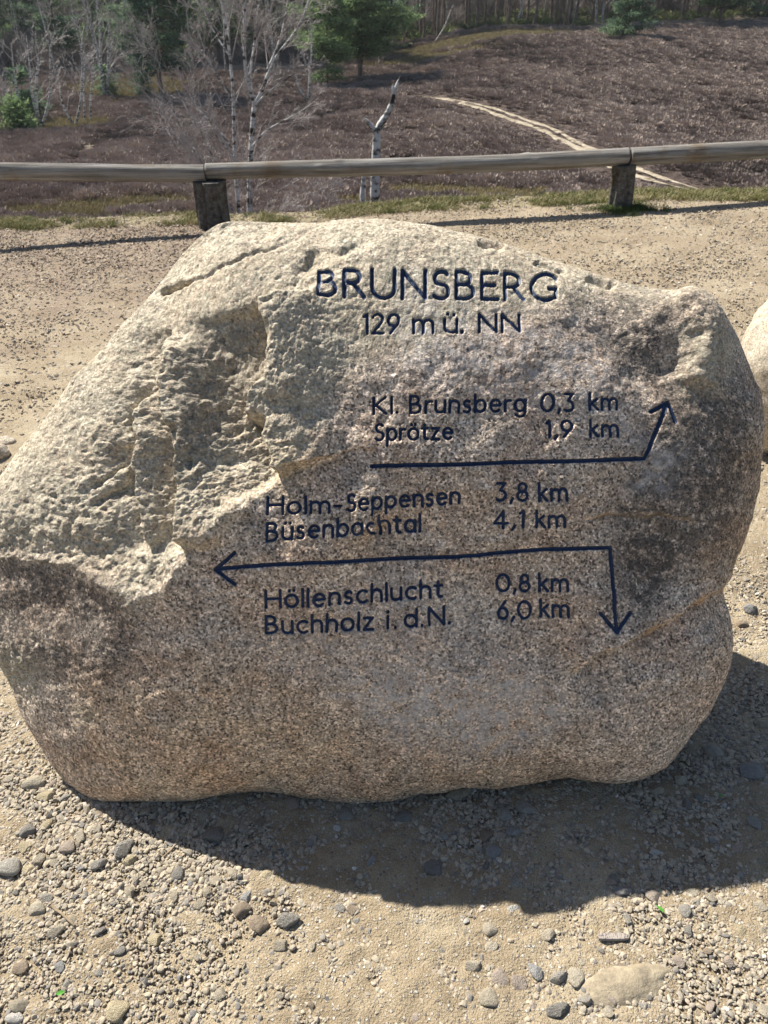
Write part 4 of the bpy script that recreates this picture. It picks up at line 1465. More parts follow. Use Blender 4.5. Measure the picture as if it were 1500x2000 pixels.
for (px, py, s_, lab) in ((1287, 1781, 0.0105, 'small bright green leaf on the sand by the shadow edge'), (126, 1953, 0.009, 'tiny green leaf on gravel in the bottom left'),
                          (1404, 1562, 0.008, 'dull green leaf scrap in the shade on the right')):
    q = hit(px, py)
    t = np.linspace(0, 1, 7)
    w_ = np.sin(np.pi * t ** 0.8) * 0.45
    top = np.column_stack([(t - 0.5) * 2, w_, 0.25 * w_ + 0.3 * t])
    mid = np.column_stack([(t - 0.5) * 2, 0 * t, 0.3 * t])
    bot = np.column_stack([(t - 0.5) * 2, -w_, 0.25 * w_ + 0.3 * t])
    V = np.stack([top, mid, bot], 1).reshape(-1, 3) * s_
    o = obj('leaf', mesh_np('leaf', V, grid_faces(7, 3), M_LEAF), None, (q[0], q[1], q[2] + 0.010))
    o.rotation_euler = (0.3, 0, px * 0.7)
    tag(o, lab, 'leaf')


# ------------------------------------------------------------------ rail fence
def log_mesh(name, A_, B_, r0, r1, mat, seed, nl=90, ns=28, sag=0.0, crack=0.0, wob=0.006):
    """a log whose own X axis runs along it"""
    L = np.linalg.norm(B_ - A_)
    t = np.linspace(0, 1, nl)
    th = np.linspace(0, 2 * np.pi, ns, endpoint=False)
    Tt, Th = np.meshgrid(t, th, indexing='ij')
    rad = r0 + (r1 - r0) * Tt
    P = np.stack([Tt * L, np.cos(Th), np.sin(Th)], -1).reshape(-1, 3)
    nn = pnoise(P * [1.2, 1.0, 1.0], 0.9, seed).reshape(Tt.shape)
    rad = rad * (1 + 0.10 * nn)
    if not crack:
        rk = np.random.default_rng(seed)
        for _ in range(9):                      # knots
            tk, ak = rk.uniform(0.03, 0.97), rk.uniform(0, 6.28)
            rad = rad * (1 + 0.10 * np.exp(-(((Tt - tk) * L / 0.035) ** 2 + (np.angle(np.exp(1j * (Th - ak))) / 0.4) ** 2)))
        for _ in range(5):                      # drying splits along the grain
            tk, ak, ln = rk.uniform(0.1, 0.9), rk.uniform(0, 6.28), rk.uniform(0.15, 0.4)
            rad = rad * (1 - 0.12 * np.exp(-(((Tt - tk) / ln) ** 4)) * np.exp(-(np.angle(np.exp(1j * (Th - ak - 0.6 * (Tt - tk)))) / 0.07) ** 2))
    if crack:
        for c_, wd in zip(np.random.default_rng(seed).uniform(0, 6.28, 9), np.random.default_rng(seed + 1).uniform(0.05, 0.13, 9)):
            dth = np.angle(np.exp(1j * (Th - c_ - 0.15 * np.sin(Tt * 5 + c_))))
            rad = rad * (1 - crack * np.exp(-(dth / wd) ** 2))
    cx_ = wob * np.sin(Tt * 7 + seed)
    cz_ = wob * np.sin(Tt * 5 + seed * 2) + sag * 4 * Tt * (1 - Tt)
    V = np.stack([Tt * L, np.cos(Th) * rad + cx_, np.sin(Th) * rad + cz_], -1)
    V = V.reshape(-1, 3)
    i = np.arange(nl * ns).reshape(nl, ns)
    q = np.stack([i[:-1], np.roll(i[:-1], -1, 1), np.roll(i[1:], -1, 1), i[1:]], -1).reshape(-1, 4)
    # end caps as inner rings
    V0, V1 = V[i[0]].mean(0), V[i[-1]].mean(0)
    n0 = len(V)
    V = np.vstack([V, V0[None], V1[None]])
    c0 = np.stack([np.full(ns, n0), np.roll(i[0], -1), i[0], i[0]], -1)
    c1 = np.stack([np.full(ns, n0 + 1), i[-1], np.roll(i[-1], -1), np.roll(i[-1], -1)], -1)
    tris = np.vstack([c0[:, :3], c1[:, :3]])
    me = bpy.data.meshes.new(name)
    me.from_pydata(V.tolist(), [], q.tolist() + tris.tolist())
    me.polygons.foreach_set('use_smooth', np.array([True] * len(q) + [False] * len(tris)))
    me.materials.append(mat)
    me.update()
    return me


fence = empty('rail_fence', (0, 6.5, 0))
tag(fence, 'low weathered wooden rail fence on stout log posts behind the boulder', 'fence')


def place_log(name, A_, B_, r0, r1, mat, seed, **k):
    me = log_mesh(name, A_, B_, r0, r1, mat, seed, **k)
    o = bpy.data.objects.new(name, me)
    o.parent = fence
    x = Vector(B_ - A_).normalized()
    up = Vector((0, 0, 1)) if abs(x.z) < 0.9 else Vector((0, 1, 0))
    y = up.cross(x).normalized()
    z = x.cross(y)
    Mx = Matrix((x, y, z)).transposed().to_4x4()
    Mx.translation = Vector(A_) - Vector(fence.location)
    o.matrix_local = Mx
    COL.objects.link(o)
    return o


J = {0: at_y(-480, 338, 6.15), 1: at_y(402, 337, 6.42), 2: at_y(1228, 306, 6.50), 3: at_y(1990, 268, 6.75)}
eps = 0.004
for k in (0, 1, 2):
    a, b_ = J[k].copy(), J[k + 1].copy()
    d = (b_ - a) / np.linalg.norm(b_ - a)
    rr = [0.062, 0.061, 0.066][k]
    place_log('rail', a + d * eps, b_ - d * eps, rr, rr * [1.0, 1.04, 0.98][k], M_RAIL, 3 + k * 4, sag=[0.004, -0.006, 0.008][k], wob=0.007, nl=260, ns=64)
for k, (w, x) in enumerate(((0.12, J[0][0]), (0.134, at_y(407, 337, 6.42)[0]), (0.088, at_y(1222, 306, 6.5)[0]), (0.10, J[3][0]))):
    y = J[k][1]
    zt = J[k][2] - 0.055
    zb = float(zground(x, y)) - 0.25
    xb = x + (0, 0.006, 0.045, 0)[k]
    post = place_log('post', np.array([xb, y, zb]), np.array([x, y, zt]), w * 1.02, w * (0.97 if k == 1 else 1.05), M_POST, 31 + k, nl=40, ns=72, crack=0.16, wob=0.003)

# ------------------------------------------------------------------ verge grass and litter
def blade_tuft(seed, n, h, spread, w, mat, lean=0.5, name='tuft'):
    r = np.random.default_rng(seed)
    V, Q = [], []
    for i in range(n):
        b_ = r.normal(0, spread, 2)
        a = r.uniform(0, 6.28)
        d = np.array([math.cos(a), math.sin(a)])
        s = np.array([-d[1], d[0]])
        hh = h * r.uniform(0.5, 1.2)
        ln = lean * hh * r.uniform(0.2, 1.2)
        k = len(V)
        for t, ww in ((0, 1), (0.5, 0.8), (1.0, 0.1)):
            c = b_ + d * ln * t * t
            z = hh * (t - 0.15 * t * t)
            V.append((*(c - s * w * ww), z))
            V.append((*(c + s * w * ww), z))
        Q += [(k, k + 1, k + 3, k + 2), (k + 2, k + 3, k + 5, k + 4)]
    return mesh_np(name, np.array(V), np.array(Q), mat, smooth=True)


TUFTS = [blade_tuft(i, 26, 0.040, 0.022, 0.0014, M_GRASS, 0.9) for i in range(5)]
r = np.random.default_rng(5)
n = 30000
x = r.uniform(-9, 9, n)
dy = np.abs(r.normal(0, 1, n)) * 0.5
y = crest_y(x) - 0.42 + dy + 0.04
P = np.column_stack([x, y, np.zeros(n)])
k = (fbm(P, 0.5, 3, 13) + 0.05 + 0.45 * (dy - 0.15) + 0.22 * sstep(-1, 2.0, x) > r.uniform(-0.15, 0.45, n))
x, y = x[k], y[k]
n = len(x)
tint = np.clip(r.beta(2, 2, n) * 0.9 + 0.12 + 0.3 * (r.random(n) < 0.35), 0, 1)
sc = r.uniform(0.5, 1.2, n)
scatter('verge_grass', np.column_stack([x, y, zground(x, y) - 0.003]), np.column_stack([r.normal(0, .15, n), r.normal(0, .15, n), r.uniform(0, 6.28, n)]),
        np.column_stack([sc, sc, sc]), r.integers(0, 5, n), tint, TUFTS, 'short thin green and straw grass along the verge under the rail')
# a few longer tufts round the right post
q0 = np.array([J[2][0], J[2][1]])
n = 120
x, y = q0[0] + r.normal(0, 0.14, n), q0[1] - 0.08 + r.normal(0, 0.07, n)
scatter('post_grass', np.column_stack([x, y, zground(x, y)]), np.column_stack([r.normal(0, .1, n), r.normal(0, .1, n), r.uniform(0, 6.28, n)]),
        np.ones((n, 3)) * 1.1, r.integers(0, 5, n), r.uniform(0, 0.5, n), TUFTS, 'green grass tufts at the foot of the right rail post')
# dry litter: leaf scraps, bits of heather
LIT = []
for i in range(5):
    rr_ = np.random.default_rng(60 + i)
    V = np.array([(-1, -.3, 0), (0, -.45, .1), (1, -.1, 0.25), (1, .15, .2), (0, .4, .18), (-1, .25, .05)]) * rr_.uniform(0.7, 1.2, (6, 3))
    LIT.append(mesh_np('scrap', V, np.array([(0, 1, 4, 5), (1, 2, 3, 4)]), M_LITTER, smooth=False))
n = 42000
x = r.uniform(-7, 7, n)
y = 7.0 - np.abs(r.normal(0, 1, n)) * 1.9
k = (y > 2.4) & (r.random(n) < 0.35 + 0.65 * sstep(1.5, -1.5, x))
x, y = x[k], y[k]
n = len(x)
s = r.uniform(0.005, 0.016, n)
scatter('dry_litter', np.column_stack([x, y, zground(x, y) + 0.006]), np.column_stack([r.normal(0, .4, n), r.normal(0, .4, n), r.uniform(0, 6.28, n)]),
        s[:, None] * np.ones((n, 3)), r.integers(0, 5, n), r.beta(2, 2, n), LIT, 'dry leaf scraps and bark bits littering the gravel by the rail')


# ------------------------------------------------------------------ heather
def heather_mesh(seed, n=230):
    r = np.random.default_rng(seed)
    V, Q = [], []
    for i in range(n):
        a, rr_ = r.uniform(0, 6.28), math.sqrt(r.random()) * 0.42
        b_ = np.array([math.cos(a) * rr_, math.sin(a) * rr_])
        h = (0.32 - 0.50 * rr_ ** 1.5) * r.uniform(0.6, 1.25)
        tip = b_ * 1.25 + r.normal(0, 0.06, 2)
        d = r.uniform(0, 6.28)
        s = np.array([math.cos(d), math.sin(d)]) * r.uniform(0.012, 0.028)
        k = len(V)
        V += [(*(b_ * 0.7 - s * 0.5), 0), (*(b_ * 0.7 + s * 0.5), 0), (*(tip + s), h * 0.8), (*(tip - s * 0.6), h)]
        Q.append((k, k + 1, k + 2, k + 3))
    return mesh_np('heather_clump', np.array(V), np.array(Q), M_HEATHER, smooth=False)


HEATHER = [heather_mesh(i) for i in range(6)]


def rut_clear(x, y):
    d = np.full(len(x), 1e9)
    for Pq in (rutA, rutB):
        for i in range(0, len(Pq), 2):
            d = np.minimum(d, np.hypot(x - Pq[i, 0], y - Pq[i, 1]) - (0.0 if True else 0))
    return d


def heath_pts(n, y0, y1, s0, s1, seed):
    r = np.random.default_rng(seed)
    u = r.random(n)
    y = np.sqrt(y0 ** 2 + u * (y1 ** 2 - y0 ** 2))
    x = r.uniform(-0.62, 0.62, n) * y
    P = np.column_stack([x, y, np.zeros(n)])
    dens = fbm(P, 3.5, 3, 3)
    keep = (patch_val(x, y, 'g') < r.uniform(0.05, 0.95, n)) & (patch_val(x, y, 'b') < 0.3) & (dens + 0.75 > r.uniform(0, 0.9, n))
    keep &= rut_clear(x, y) > r.uniform(0.12, 0.5, n)
    x, y, dens = x[keep], y[keep], dens[keep]
    k = len(x)
    s = r.uniform(s0, s1, k) * (1 + 0.5 * dens)
    near_rut = np.clip((rut_clear(x, y) - 0.3) / 3.2, 0.12, 1.0)
    s = s * (0.35 + 0.65 * near_rut)
    big = fbm(np.column_stack([x, y, np.zeros(k)]), 14, 3, 8)
    tint = np.clip(0.50 + 0.5 * big + 0.35 * dens + r.normal(0, 0.16, k), 0, 1)
    return (np.column_stack([x, y, zground(x, y) - 0.02]), np.column_stack([r.normal(0, .12, k), r.normal(0, .12, k), r.uniform(0, 6.28, k)]),
            np.column_stack([s, s, s * r.uniform(0.7, 1.2, k) * (0.35 + 0.65 * near_rut)]), r.integers(0, 6, k), tint)


scatter('heather', *heath_pts(26000, 22, 70, 0.8, 1.5, 1), HEATHER, 'brown winter heather bushes on the near valley slope')
scatter('heather', *heath_pts(85000, 70, 200, 0.8, 1.6, 2), HEATHER, 'brown winter heather covering the far slope up to the forest')
rg_ = np.random.default_rng(9)
xs, ys_ = [], []
for c_, a_, b2_, k_ in PATCH:
    if k_ == 'g':
        m_ = int(min(2600, 90 * a_ * b2_))
        t_ = rg_.uniform(0, 6.28, m_)
        q_ = np.sqrt(rg_.random(m_))
        xs.append(c_[0] + a_ * q_ * np.cos(t_))
        ys_.append(c_[1] + b2_ * q_ * np.sin(t_))
x, y = np.concatenate(xs), np.concatenate(ys_)
n = len(x)
HG = [blade_tuft(200 + i, 22, 0.30, 0.16, 0.012, M_HGRASS, 0.6) for i in range(5)]
s = rg_.uniform(0.5, 1.15, n)
scatter('heath_grass', np.column_stack([x, y, zground(x, y)]), np.column_stack([np.zeros(n), np.zeros(n), rg_.uniform(0, 6.28, n)]), s[:, None] * np.ones((n, 3)),
        rg_.integers(0, 5, n), rg_.beta(2, 2, n), HG, 'olive and straw coloured grass patches between the heather')



# ------------------------------------------------------------------ trees
TWK = [1.4]


def grow(tb, P, r0, lvl, rg, nchild, droop=0.0, sides=4, lmin=0.12):
    """children of a polyline branch P (n,3)"""
    L = np.linalg.norm(np.diff(P, axis=0), axis=1).sum()
    if lvl == 0 or L < lmin:
        return
    for _ in range(nchild):
        t = rg.uniform(0.25, 0.98)
        f = t * (len(P) - 1)
        i = min(int(f), len(P) - 2)
        p = P[i] + (P[i + 1] - P[i]) * (f - i)
        d = P[i + 1] - P[i]
        d = d / (np.linalg.norm(d) + 1e-9)
        rv = rg.normal(size=3)
        rv -= d * (rv @ d)
        rv /= np.linalg.norm(rv)
        a = rg.uniform(0.35, 0.85)
        nd = d * math.cos(a) + rv * math.sin(a) + np.array([0, 0, 0.18])
        nd /= np.linalg.norm(nd)
        l = L * rg.uniform(0.28, 0.55) * (1.15 - 0.6 * t)
        m = 4
        s = np.linspace(0, 1, m)
        Q = p + nd * (s * l)[:, None] + np.cumsum(rg.normal(0, l * 0.04, (m, 3)), 0) * (s > 0)[:, None]
        Q[:, 2] -= droop * l * s ** 2
        r1 = r0 * (1 - 0.65 * t) * rg.uniform(0.35, 0.5)
        tb[min(lvl, 2) - 1 if lvl < 3 else 1].add(Q, np.linspace(max(r1, 0.0022 * TWK[0]), max(r1 * 0.35, 0.0016 * TWK[0]), m), 3 if lvl < 3 else sides)
        grow(tb, Q, r1, lvl - 1, rg, max(3, int(nchild * 0.8)), droop, sides, lmin)


def birch_from(name, stems, seed, mats=(M_BIRCH, M_TWIG), nchild=9, lvl=3, droop=0.25, thick=0.86):
    """stems: list of (points Nx3 relative to base, r0, r1). returns {part: mesh}"""
    rg = np.random.default_rng(seed)
    trunk = Tubes()
    tw, br = Tubes(), Tubes()
    for P, r0, r1 in stems:
        P = resample(np.asarray(P, float), max(8, len(P) * 2))
        trunk.add(P, thick * np.linspace(r0, r1, len(P)), 8)
        grow([tw, br], P, (r0 + r1) / 2, lvl, rg, nchild, droop)
    out = {'trunk': trunk.mesh('birch_trunk', mats[0])}
    if br.n:
        out['branches'] = br.mesh('birch_branches', mats[1])
    if tw.n:
        out['twigs'] = tw.mesh('birch_twigs', mats[1])
    return out


def thing_from(name, parts, loc, label, cat, rz=0.0, scale=1.0, group=None):
    e = empty(name, loc, rz, scale)
    for k, me in parts.items():
        o = bpy.data.objects.new(k, me)
        o.parent = e
        COL.objects.link(o)
    return tag(e, label, cat, group)


# the near many-stemmed birch behind the left post
YB = 20.0
base = at_y(475, 425, YB)
base[2] = float(zground(base[0], YB)) - 0.05


def tr(pts, y=YB, b=None, dy=None):
    b = base if b is None else b
    out = []
    for i, (px, py) in enumerate(pts):
        yy = y + (0 if dy is None else dy * i / (len(pts) - 1))
        out.append(at_y(px, py, yy) - b)
    return out


stems = [
    ([(0, 0, 0)] + tr([(466, 408), (459, 350), (460, 300), (456, 240), (455, 185), (458, 140), (449, 105), (441, 60), (432, 5), (425, -60)]), 0.085, 0.022),
    ([(0.05, 0, 0)] + tr([(484, 412), (489, 350), (488, 290), (492, 235), (497, 205)], dy=0.3), 0.10, 0.065),
    (tr([(497, 205), (516, 178), (521, 140), (540, 105), (575, 70), (600, 20), (612, -40)], dy=0.8), 0.055, 0.014),
    (tr([(497, 205), (484, 160), (474, 120), (480, 60), (476, 0), (480, -80)], dy=-0.6), 0.055, 0.016),
    (tr([(488, 145), (497, 95), (500, 40), (510, -30)], dy=0.4), 0.035, 0.012),
    ([(-0.05, 0.1, 0.2)] + tr([(452, 385), (430, 335), (412, 285), (385, 250), (362, 215), (340, 170), (325, 130)], dy=-0.8), 0.045, 0.010),
    ([(-0.1, 0, 0.2)] + tr([(440, 380), (405, 330), (370, 290), (345, 245), (325, 190), (318, 150)], dy=0.9), 0.040, 0.009),
    (tr([(459, 300), (440, 268), (415, 240), (385, 215), (360, 165)], dy=0.5), 0.030, 0.008),
    (tr([(455, 310), (442, 290), (425, 262), (395, 250)], dy=-0.5), 0.028, 0.008),
    ([(0.05, 0, 0.5)] + tr([(505, 388), (535, 372), (560, 352), (585, 350)], dy=-0.5), 0.020, 0.006),
    (tr([(490, 290), (505, 262), (540, 242), (590, 218), (625, 190)], dy=0.6), 0.026, 0.007),
    (tr([(497, 205), (535, 170), (565, 150), (600, 128)], dy=-0.9), 0.030, 0.008),
    (tr([(456, 200), (430, 160), (400, 110), (385, 50)], dy=-0.9), 0.032, 0.009),
    (tr([(449, 110), (420, 70), (395, 20), (385, -40)], dy=0.9), 0.028, 0.009),
    (tr([(520, 140), (545, 90), (560, 30), (565, -40)], dy=0.9), 0.030, 0.009),
]
thing_from('birch_tree', birch_from('b', stems, 3, mats=(M_BIRCH, M_TWIG), nchild=13, lvl=3, droop=0.1), base,
           'large bare many-stemmed birch rising right behind the left rail post', 'tree')

# the broken birch behind the rail
YS = 11.0
sb_ = at_y(733, 412, YS)
sb_[2] = float(zground(sb_[0], YS)) - 0.03
ts = Tubes()


def snag(pts, r, dy=0.0):
    P = resample(np.array(tr(pts, YS, sb_, dy)), 26)
    rr_ = np.interp(np.linspace(0, 1, 26), np.linspace(0, 1, len(r)), r) * (1 + 0.06 * np.sin(np.arange(26) * 2.3))
    ts.add(P, rr_, 10)


snag([(733, 470), (733, 410), (732, 370), (733, 330), (735, 290), (736, 262), (736, 252)], [0.078, 0.076, 0.070, 0.062, 0.058, 0.052])
snag([(736, 258), (742, 244), (757, 222), (766, 200), (770, 180), (775, 165), (782, 150)], [0.050, 0.046, 0.040, 0.034, 0.030, 0.020, 0.010])
snag([(735, 262), (727, 248), (718, 238), (712, 232)], [0.042, 0.034, 0.028, 0.016], -0.1)
snag([(769, 188), (768, 176), (767, 166)], [0.026, 0.020, 0.010])
sroot = empty('birch_snag', sb_)
tag(sroot, 'broken white birch snag with forked top standing behind the middle of the rail', 'dead tree')
o = bpy.data.objects.new('trunk', ts.mesh('snag', M_BIRCH_NEAR))
o.parent = sroot
COL.objects.link(o)
ts = Tubes()
snag([(709, 470), (710, 415), (708, 380), (711, 350), (709, 325), (707, 313)], [0.055, 0.052, 0.047, 0.042, 0.030, 0.018])
sroot2 = empty('birch_stump', sb_)
tag(sroot2, 'short broken birch stem just left of the forked snag, ending at the rail', 'dead tree')
o = bpy.data.objects.new('trunk', ts.mesh('snag2', M_BIRCH_NEAR))
o.parent = sroot2
COL.objects.link(o)


TWK[0] = 4.5
# far birches traced by their stems
def far_birch(bx, by, stems_px, r0, label, seed, nchild=7, lvl=3, y=None, group=None, name='birch_tree'):
    b = hit(bx, by, y0=12) if y is None else at_y(bx, by, y)
    yy = b[1]
    rg = np.random.default_rng(seed)
    st = []
    for i, s in enumerate(stems_px):
        P = [at_y(px, py, yy) - b + np.array([0, rg.normal(0, 0.3) * k / len(s), 0]) for k, (px, py) in enumerate(s)]
        P[0] = np.array([P[0][0], 0, max(-0.1, P[0][2] if i else -0.1)])
        st.append((P, r0 * (1 if i == 0 else 0.85), r0 * 0.22))
    return thing_from(name, birch_from('b', st, seed, mats=(M_BIRCH, M_TWIG_PALE), nchild=nchild, lvl=lvl, droop=0.1, thick=1.25), b, label, 'tree', group=group)


far_birch(50, 250, [[(52, 250), (45, 228), (36, 200), (30, 170), (26, 130), (24, 90)], [(48, 240), (30, 210), (14, 190), (4, 160)]], 0.13, 'slender white birch leaning left at the far left of the heath', 21)
far_birch(80, 250, [[(78, 250), (72, 225), (71, 180), (73, 140), (75, 100), (72, 60)], [(82, 246), (64, 210), (60, 150), (56, 100), (50, 70)], [(82, 250), (92, 215), (99, 180), (98, 140), (96, 105), (104, 70)]], 0.14,
          'cluster of straight white birch stems beside the green bush at the left', 22)
far_birch(15, 240, [[(14, 238), (10, 205), (4, 175), (0, 150)]], 0.08, 'thin pale birch at the very left edge', 23)
far_birch(148, 245, [[(148, 245), (130, 228), (121, 200), (118, 170), (112, 140)], [(148, 243), (158, 205), (162, 165), (160, 120), (158, 80), (165, 50)]], 0.13, 'dark-footed birch forking low into two bowed stems', 24)
far_birch(164, 238, [[(164, 238), (166, 215), (163, 180), (166, 140), (170, 100)]], 0.10, 'thin dark-stemmed birch right of the fork', 25)
far_birch(177, 236, [[(177, 236), (178, 200), (178, 160), (182, 120), (180, 80)]], 0.10, 'thin upright birch between the low-forked one and the tall one', 26)
far_birch(208, 190, [[(206, 190), (200, 160), (194, 125), (198, 80), (194, 40), (186, -10), (180, -60)], [(210, 186), (212, 140), (212, 100), (214, 60), (216, 20), (222, -40)],
                     [(213, 110), (228, 60), (245, 10), (255, -40)], [(210, 150), (225, 118), (245, 100)]], 0.17, 'tall twin-stemmed white birch in front of the left pines', 27, nchild=9)
far_birch(276, 180, [[(276, 180), (274, 140), (277, 100), (276, 60)]], 0.09, 'white birch stem against the left flank of the dark pine', 28)
far_birch(603, 198, [[(603, 198), (605, 160), (606, 120), (612, 80), (605, 30)], [(600, 195), (588, 182), (578, 160), (572, 130)]], 0.13, 'bare birch with a bowed second stem midway to the big green pine', 29)
far_birch(852, 82, [[(849, 83), (862, 66), (872, 45), (880, 20), (886, 8)]], 0.16, 'leaning white birch pole bare of twigs at the forest edge', 30, nchild=1, lvl=1)
far_birch(1166, 48, [[(1166, 48), (1164, 20), (1166, -15), (1164, -60)]], 0.24, 'left of two bright white birch trunks beside the round bush', 31, nchild=5)
far_birch(1176, 50, [[(1175, 50), (1177, 25), (1182, 0), (1184, -60)]], 0.20, 'right one of two bright white birch trunks beside the round bush', 32, nchild=5)
far_birch(1006, 52, [[(1006, 52), (1012, 35), (1022, 10), (1028, -40)]], 0.14, 'small crooked birch at the right forest edge', 33)
far_birch(1120, 50, [[(1118, 50), (1124, 20), (1132, -10), (1140, -60)]], 0.10, 'grey leafless sapling leaning right just before the two white trunks', 34)


def needle_mesh(centers, sizes, tones, n_per, mat, seed, flat=0.45, ln=1.0):
    """tufts of narrow blades round each centre"""
    r = np.random.default_rng(seed)
    C = np.repeat(centers, n_per, 0)
    S = np.repeat(sizes, n_per)
    Tn = np.repeat(tones, n_per) + r.normal(0, 0.10, len(S))
    k = len(C)
    d = r.normal(size=(k, 3)) * np.array([1, 1, 0.55]) + np.array([0, 0, 0.25])
    d /= np.linalg.norm(d, axis=1)[:, None]
    off = r.normal(size=(k, 3)) * S[:, None] * np.array([0.42, 0.42, flat * 0.30])
    a = C + off
    b_ = a + d * (S * r.uniform(0.25, 0.55, k) * ln)[:, None]
    w = np.cross(d, r.normal(size=(k, 3)))
    w /= np.linalg.norm(w, axis=1)[:, None] + 1e-9
    w *= (S * 0.085)[:, None]
    V = np.stack([a - w, a + w, b_ + w * 0.3, b_ - w * 0.3], 1).reshape(-1, 3)
    Q = np.arange(k * 4).reshape(k, 4)
    return mesh_np('needles', V, Q, mat, smooth=False, attrs={'tone': np.repeat(np.clip(Tn, 0, 1), 4)})


def pine(seed, H=14.0, crown0=0.35, spread=3.0, r0=0.18, mat=M_NEEDLE, ncl=34, n_per=16, lean=0.04, forks=0, dead=8, low=False):
    r = np.random.default_rng(seed)
    tr_ = Tubes()
    br = Tubes()
    z = np.linspace(0, H, 12)
    lx, ly = np.cumsum(r.normal(0, lean * H / 12, 12)), np.cumsum(r.normal(0, lean * H / 12, 12))
    P = np.column_stack([lx - lx[0], ly - ly[0], z])
    tr_.add(P, np.linspace(r0, r0 * 0.22, 12), 8)
    trunks = [P]
    for f in range(forks):
        i0 = 1
        a = r.uniform(0, 6.28)
        k = np.linspace(0, 1, 8)
        Q = P[i0] + np.column_stack([math.cos(a) * spread * 0.55 * k ** 0.8, math.sin(a) * spread * 0.3 * k, k * (H * r.uniform(0.6, 0.85))]) + r.normal(0, 0.12, (8, 3)) * k[:, None]
        tr_.add(Q, np.linspace(r0 * 0.7, r0 * 0.15, 8), 7)
        trunks.append(Q)
    C, S, Tn = [], [], []
    for ti, PT_ in enumerate(trunks):
        for j in range(ncl if ti == 0 else ncl // 2):
            t = crown0 + (1 - crown0) * r.random()
            f = t * (len(PT_) - 1)
            i = min(int(f), len(PT_) - 2)
            p = PT_[i] + (PT_[i + 1] - PT_[i]) * (f - i)
            u = (t - crown0) / (1 - crown0)
            prof = (math.sin(math.pi * min(1, 0.18 + u * 0.86)) ** 0.7) if not low else (1 - u * 0.85)
            L = spread * prof * r.uniform(0.5, 1.1)
            a = r.uniform(0, 6.28)
            k = np.linspace(0, 1, 5)
            el = r.uniform(-0.12, 0.35)
            Q = p + np.column_stack([math.cos(a) * L * k, math.sin(a) * L * k, L * el * k + 0.1 * L * k ** 2]) + r.normal(0, 0.04 * L, (5, 3)) * k[:, None]
            br.add(Q, np.linspace(0.05, 0.012, 5) * (r0 / 0.18), 4)
            m = max(3, int(L * 3.2))
            for q in range(m):
                g = r.uniform(0.35, 1.05)
                sd = r.normal(0, 0.30 * L ** 0.5, 3) * np.array([1, 1, 0.28])
                C.append(Q[0] + (Q[-1] - Q[0]) * g + sd)
                S.append(r.uniform(0.55, 1.05))
                Tn.append(0.5 + 0.28 * r.normal())
    for j in range(dead):
        t = r.uniform(0.12, max(crown0, 0.2))
        p = P[int(t * 11)]
        a = r.uniform(0, 6.28)
        L = r.uniform(0.4, 1.6)
        br.add([p, p + np.array([math.cos(a) * L, math.sin(a) * L, -0.1 * L])], [0.03, 0.008], 3)
    return {'trunk': tr_.mesh('trunk', M_PINEBARK), 'branches': br.mesh('branches', M_PINEBARK),
            'crown': needle_mesh(np.array(C), np.array(S), np.array(Tn), n_per, mat, seed + 1)}


p = hit(316, 190, 12)
thing_from('pine_tree', pine(41, H=17, crown0=0.12, spread=4.3, r0=0.26, mat=M_NEEDLE_D, ncl=120, n_per=24), p, 'broad dark pine standing on the heath left of the near birch', 'tree', 0.5)
p = hit(703, 156, 12)
thing_from('pine_tree', pine(43, H=15, crown0=0.16, spread=5.4, r0=0.30, ncl=60, n_per=18, forks=3, lean=0.06), p, 'wide green pine with several dark forked stems in mid heath', 'tree', 1.0)
p = hit(640, 170, 12)
thing_from('pine_tree', pine(44, H=13, crown0=0.04, spread=2.8, r0=0.15, ncl=90, n_per=22), p, 'lower bright green pine hugging the left side of the wide forked one', 'tree', 0.3)
p = hit(745, 122, 12)
thing_from('pine_tree', pine(45, H=15, crown0=0.2, spread=3.6, r0=0.2, mat=M_NEEDLE_D, ncl=40, n_per=22), p, 'dark pine right behind the wide forked one', 'tree', 0.3)
p = hit(788, 88, 12)
thing_from('pine_tree', pine(46, H=8, crown0=0.3, spread=2.6, r0=0.14, mat=M_NEEDLE_D, ncl=24, n_per=20), p, 'small dark pine with a bare foot at the forest corner', 'tree', 0.3)
p = hit(1226, 74, 12)
thing_from('pine_bush', pine(47, H=7.5, crown0=0.0, spread=4.6, r0=0.16, mat=M_NEEDLE_D, ncl=60, n_per=24, low=True), p, 'bushy green pine grown to the ground on the upper right slope', 'bush', 0.3)
p = hit(1404, 48, 12)
thing_from('pine_tree', pine(48, H=10, crown0=0.18, spread=5.0, r0=0.18, ncl=50, n_per=24, forks=2), p, 'light green spreading pine at the top right forest edge', 'tree', 0.8)
p = hit(1470, 42, 12)
thing_from('pine_tree', pine(49, H=9, crown0=0.15, spread=4.0, r0=0.16, mat=M_NEEDLE_D, ncl=40, n_per=20), p, 'dark low pine right of the light green spreading one', 'tree', 0.8)
p = hit(36, 258, 12)
thing_from('juniper_bush', pine(50, H=2.6, crown0=0.0, spread=1.9, r0=0.06, ncl=34, n_per=16, low=True, dead=0), p, 'pale green bush at the foot of the leftmost birches', 'bush', 0.8)
p = hit(58, 235, 12)
thing_from('juniper_bush', pine(51, H=4.2, crown0=0.0, spread=1.6, r0=0.06, mat=M_NEEDLE_D, ncl=34, n_per=16, low=True, dead=0), p, 'dark green young conifer among the leftmost birches', 'bush', 0.8)
p = hit(212, 188, 12)
thing_from('juniper_bush', pine(52, H=3.0, crown0=0.0, spread=1.4, r0=0.06, mat=M_NEEDLE_D, ncl=24, n_per=16, low=True, dead=0), p, 'dark bush at the foot of the tall twin-stemmed birch', 'bush', 0.8)
p = hit(283, 186, 12)
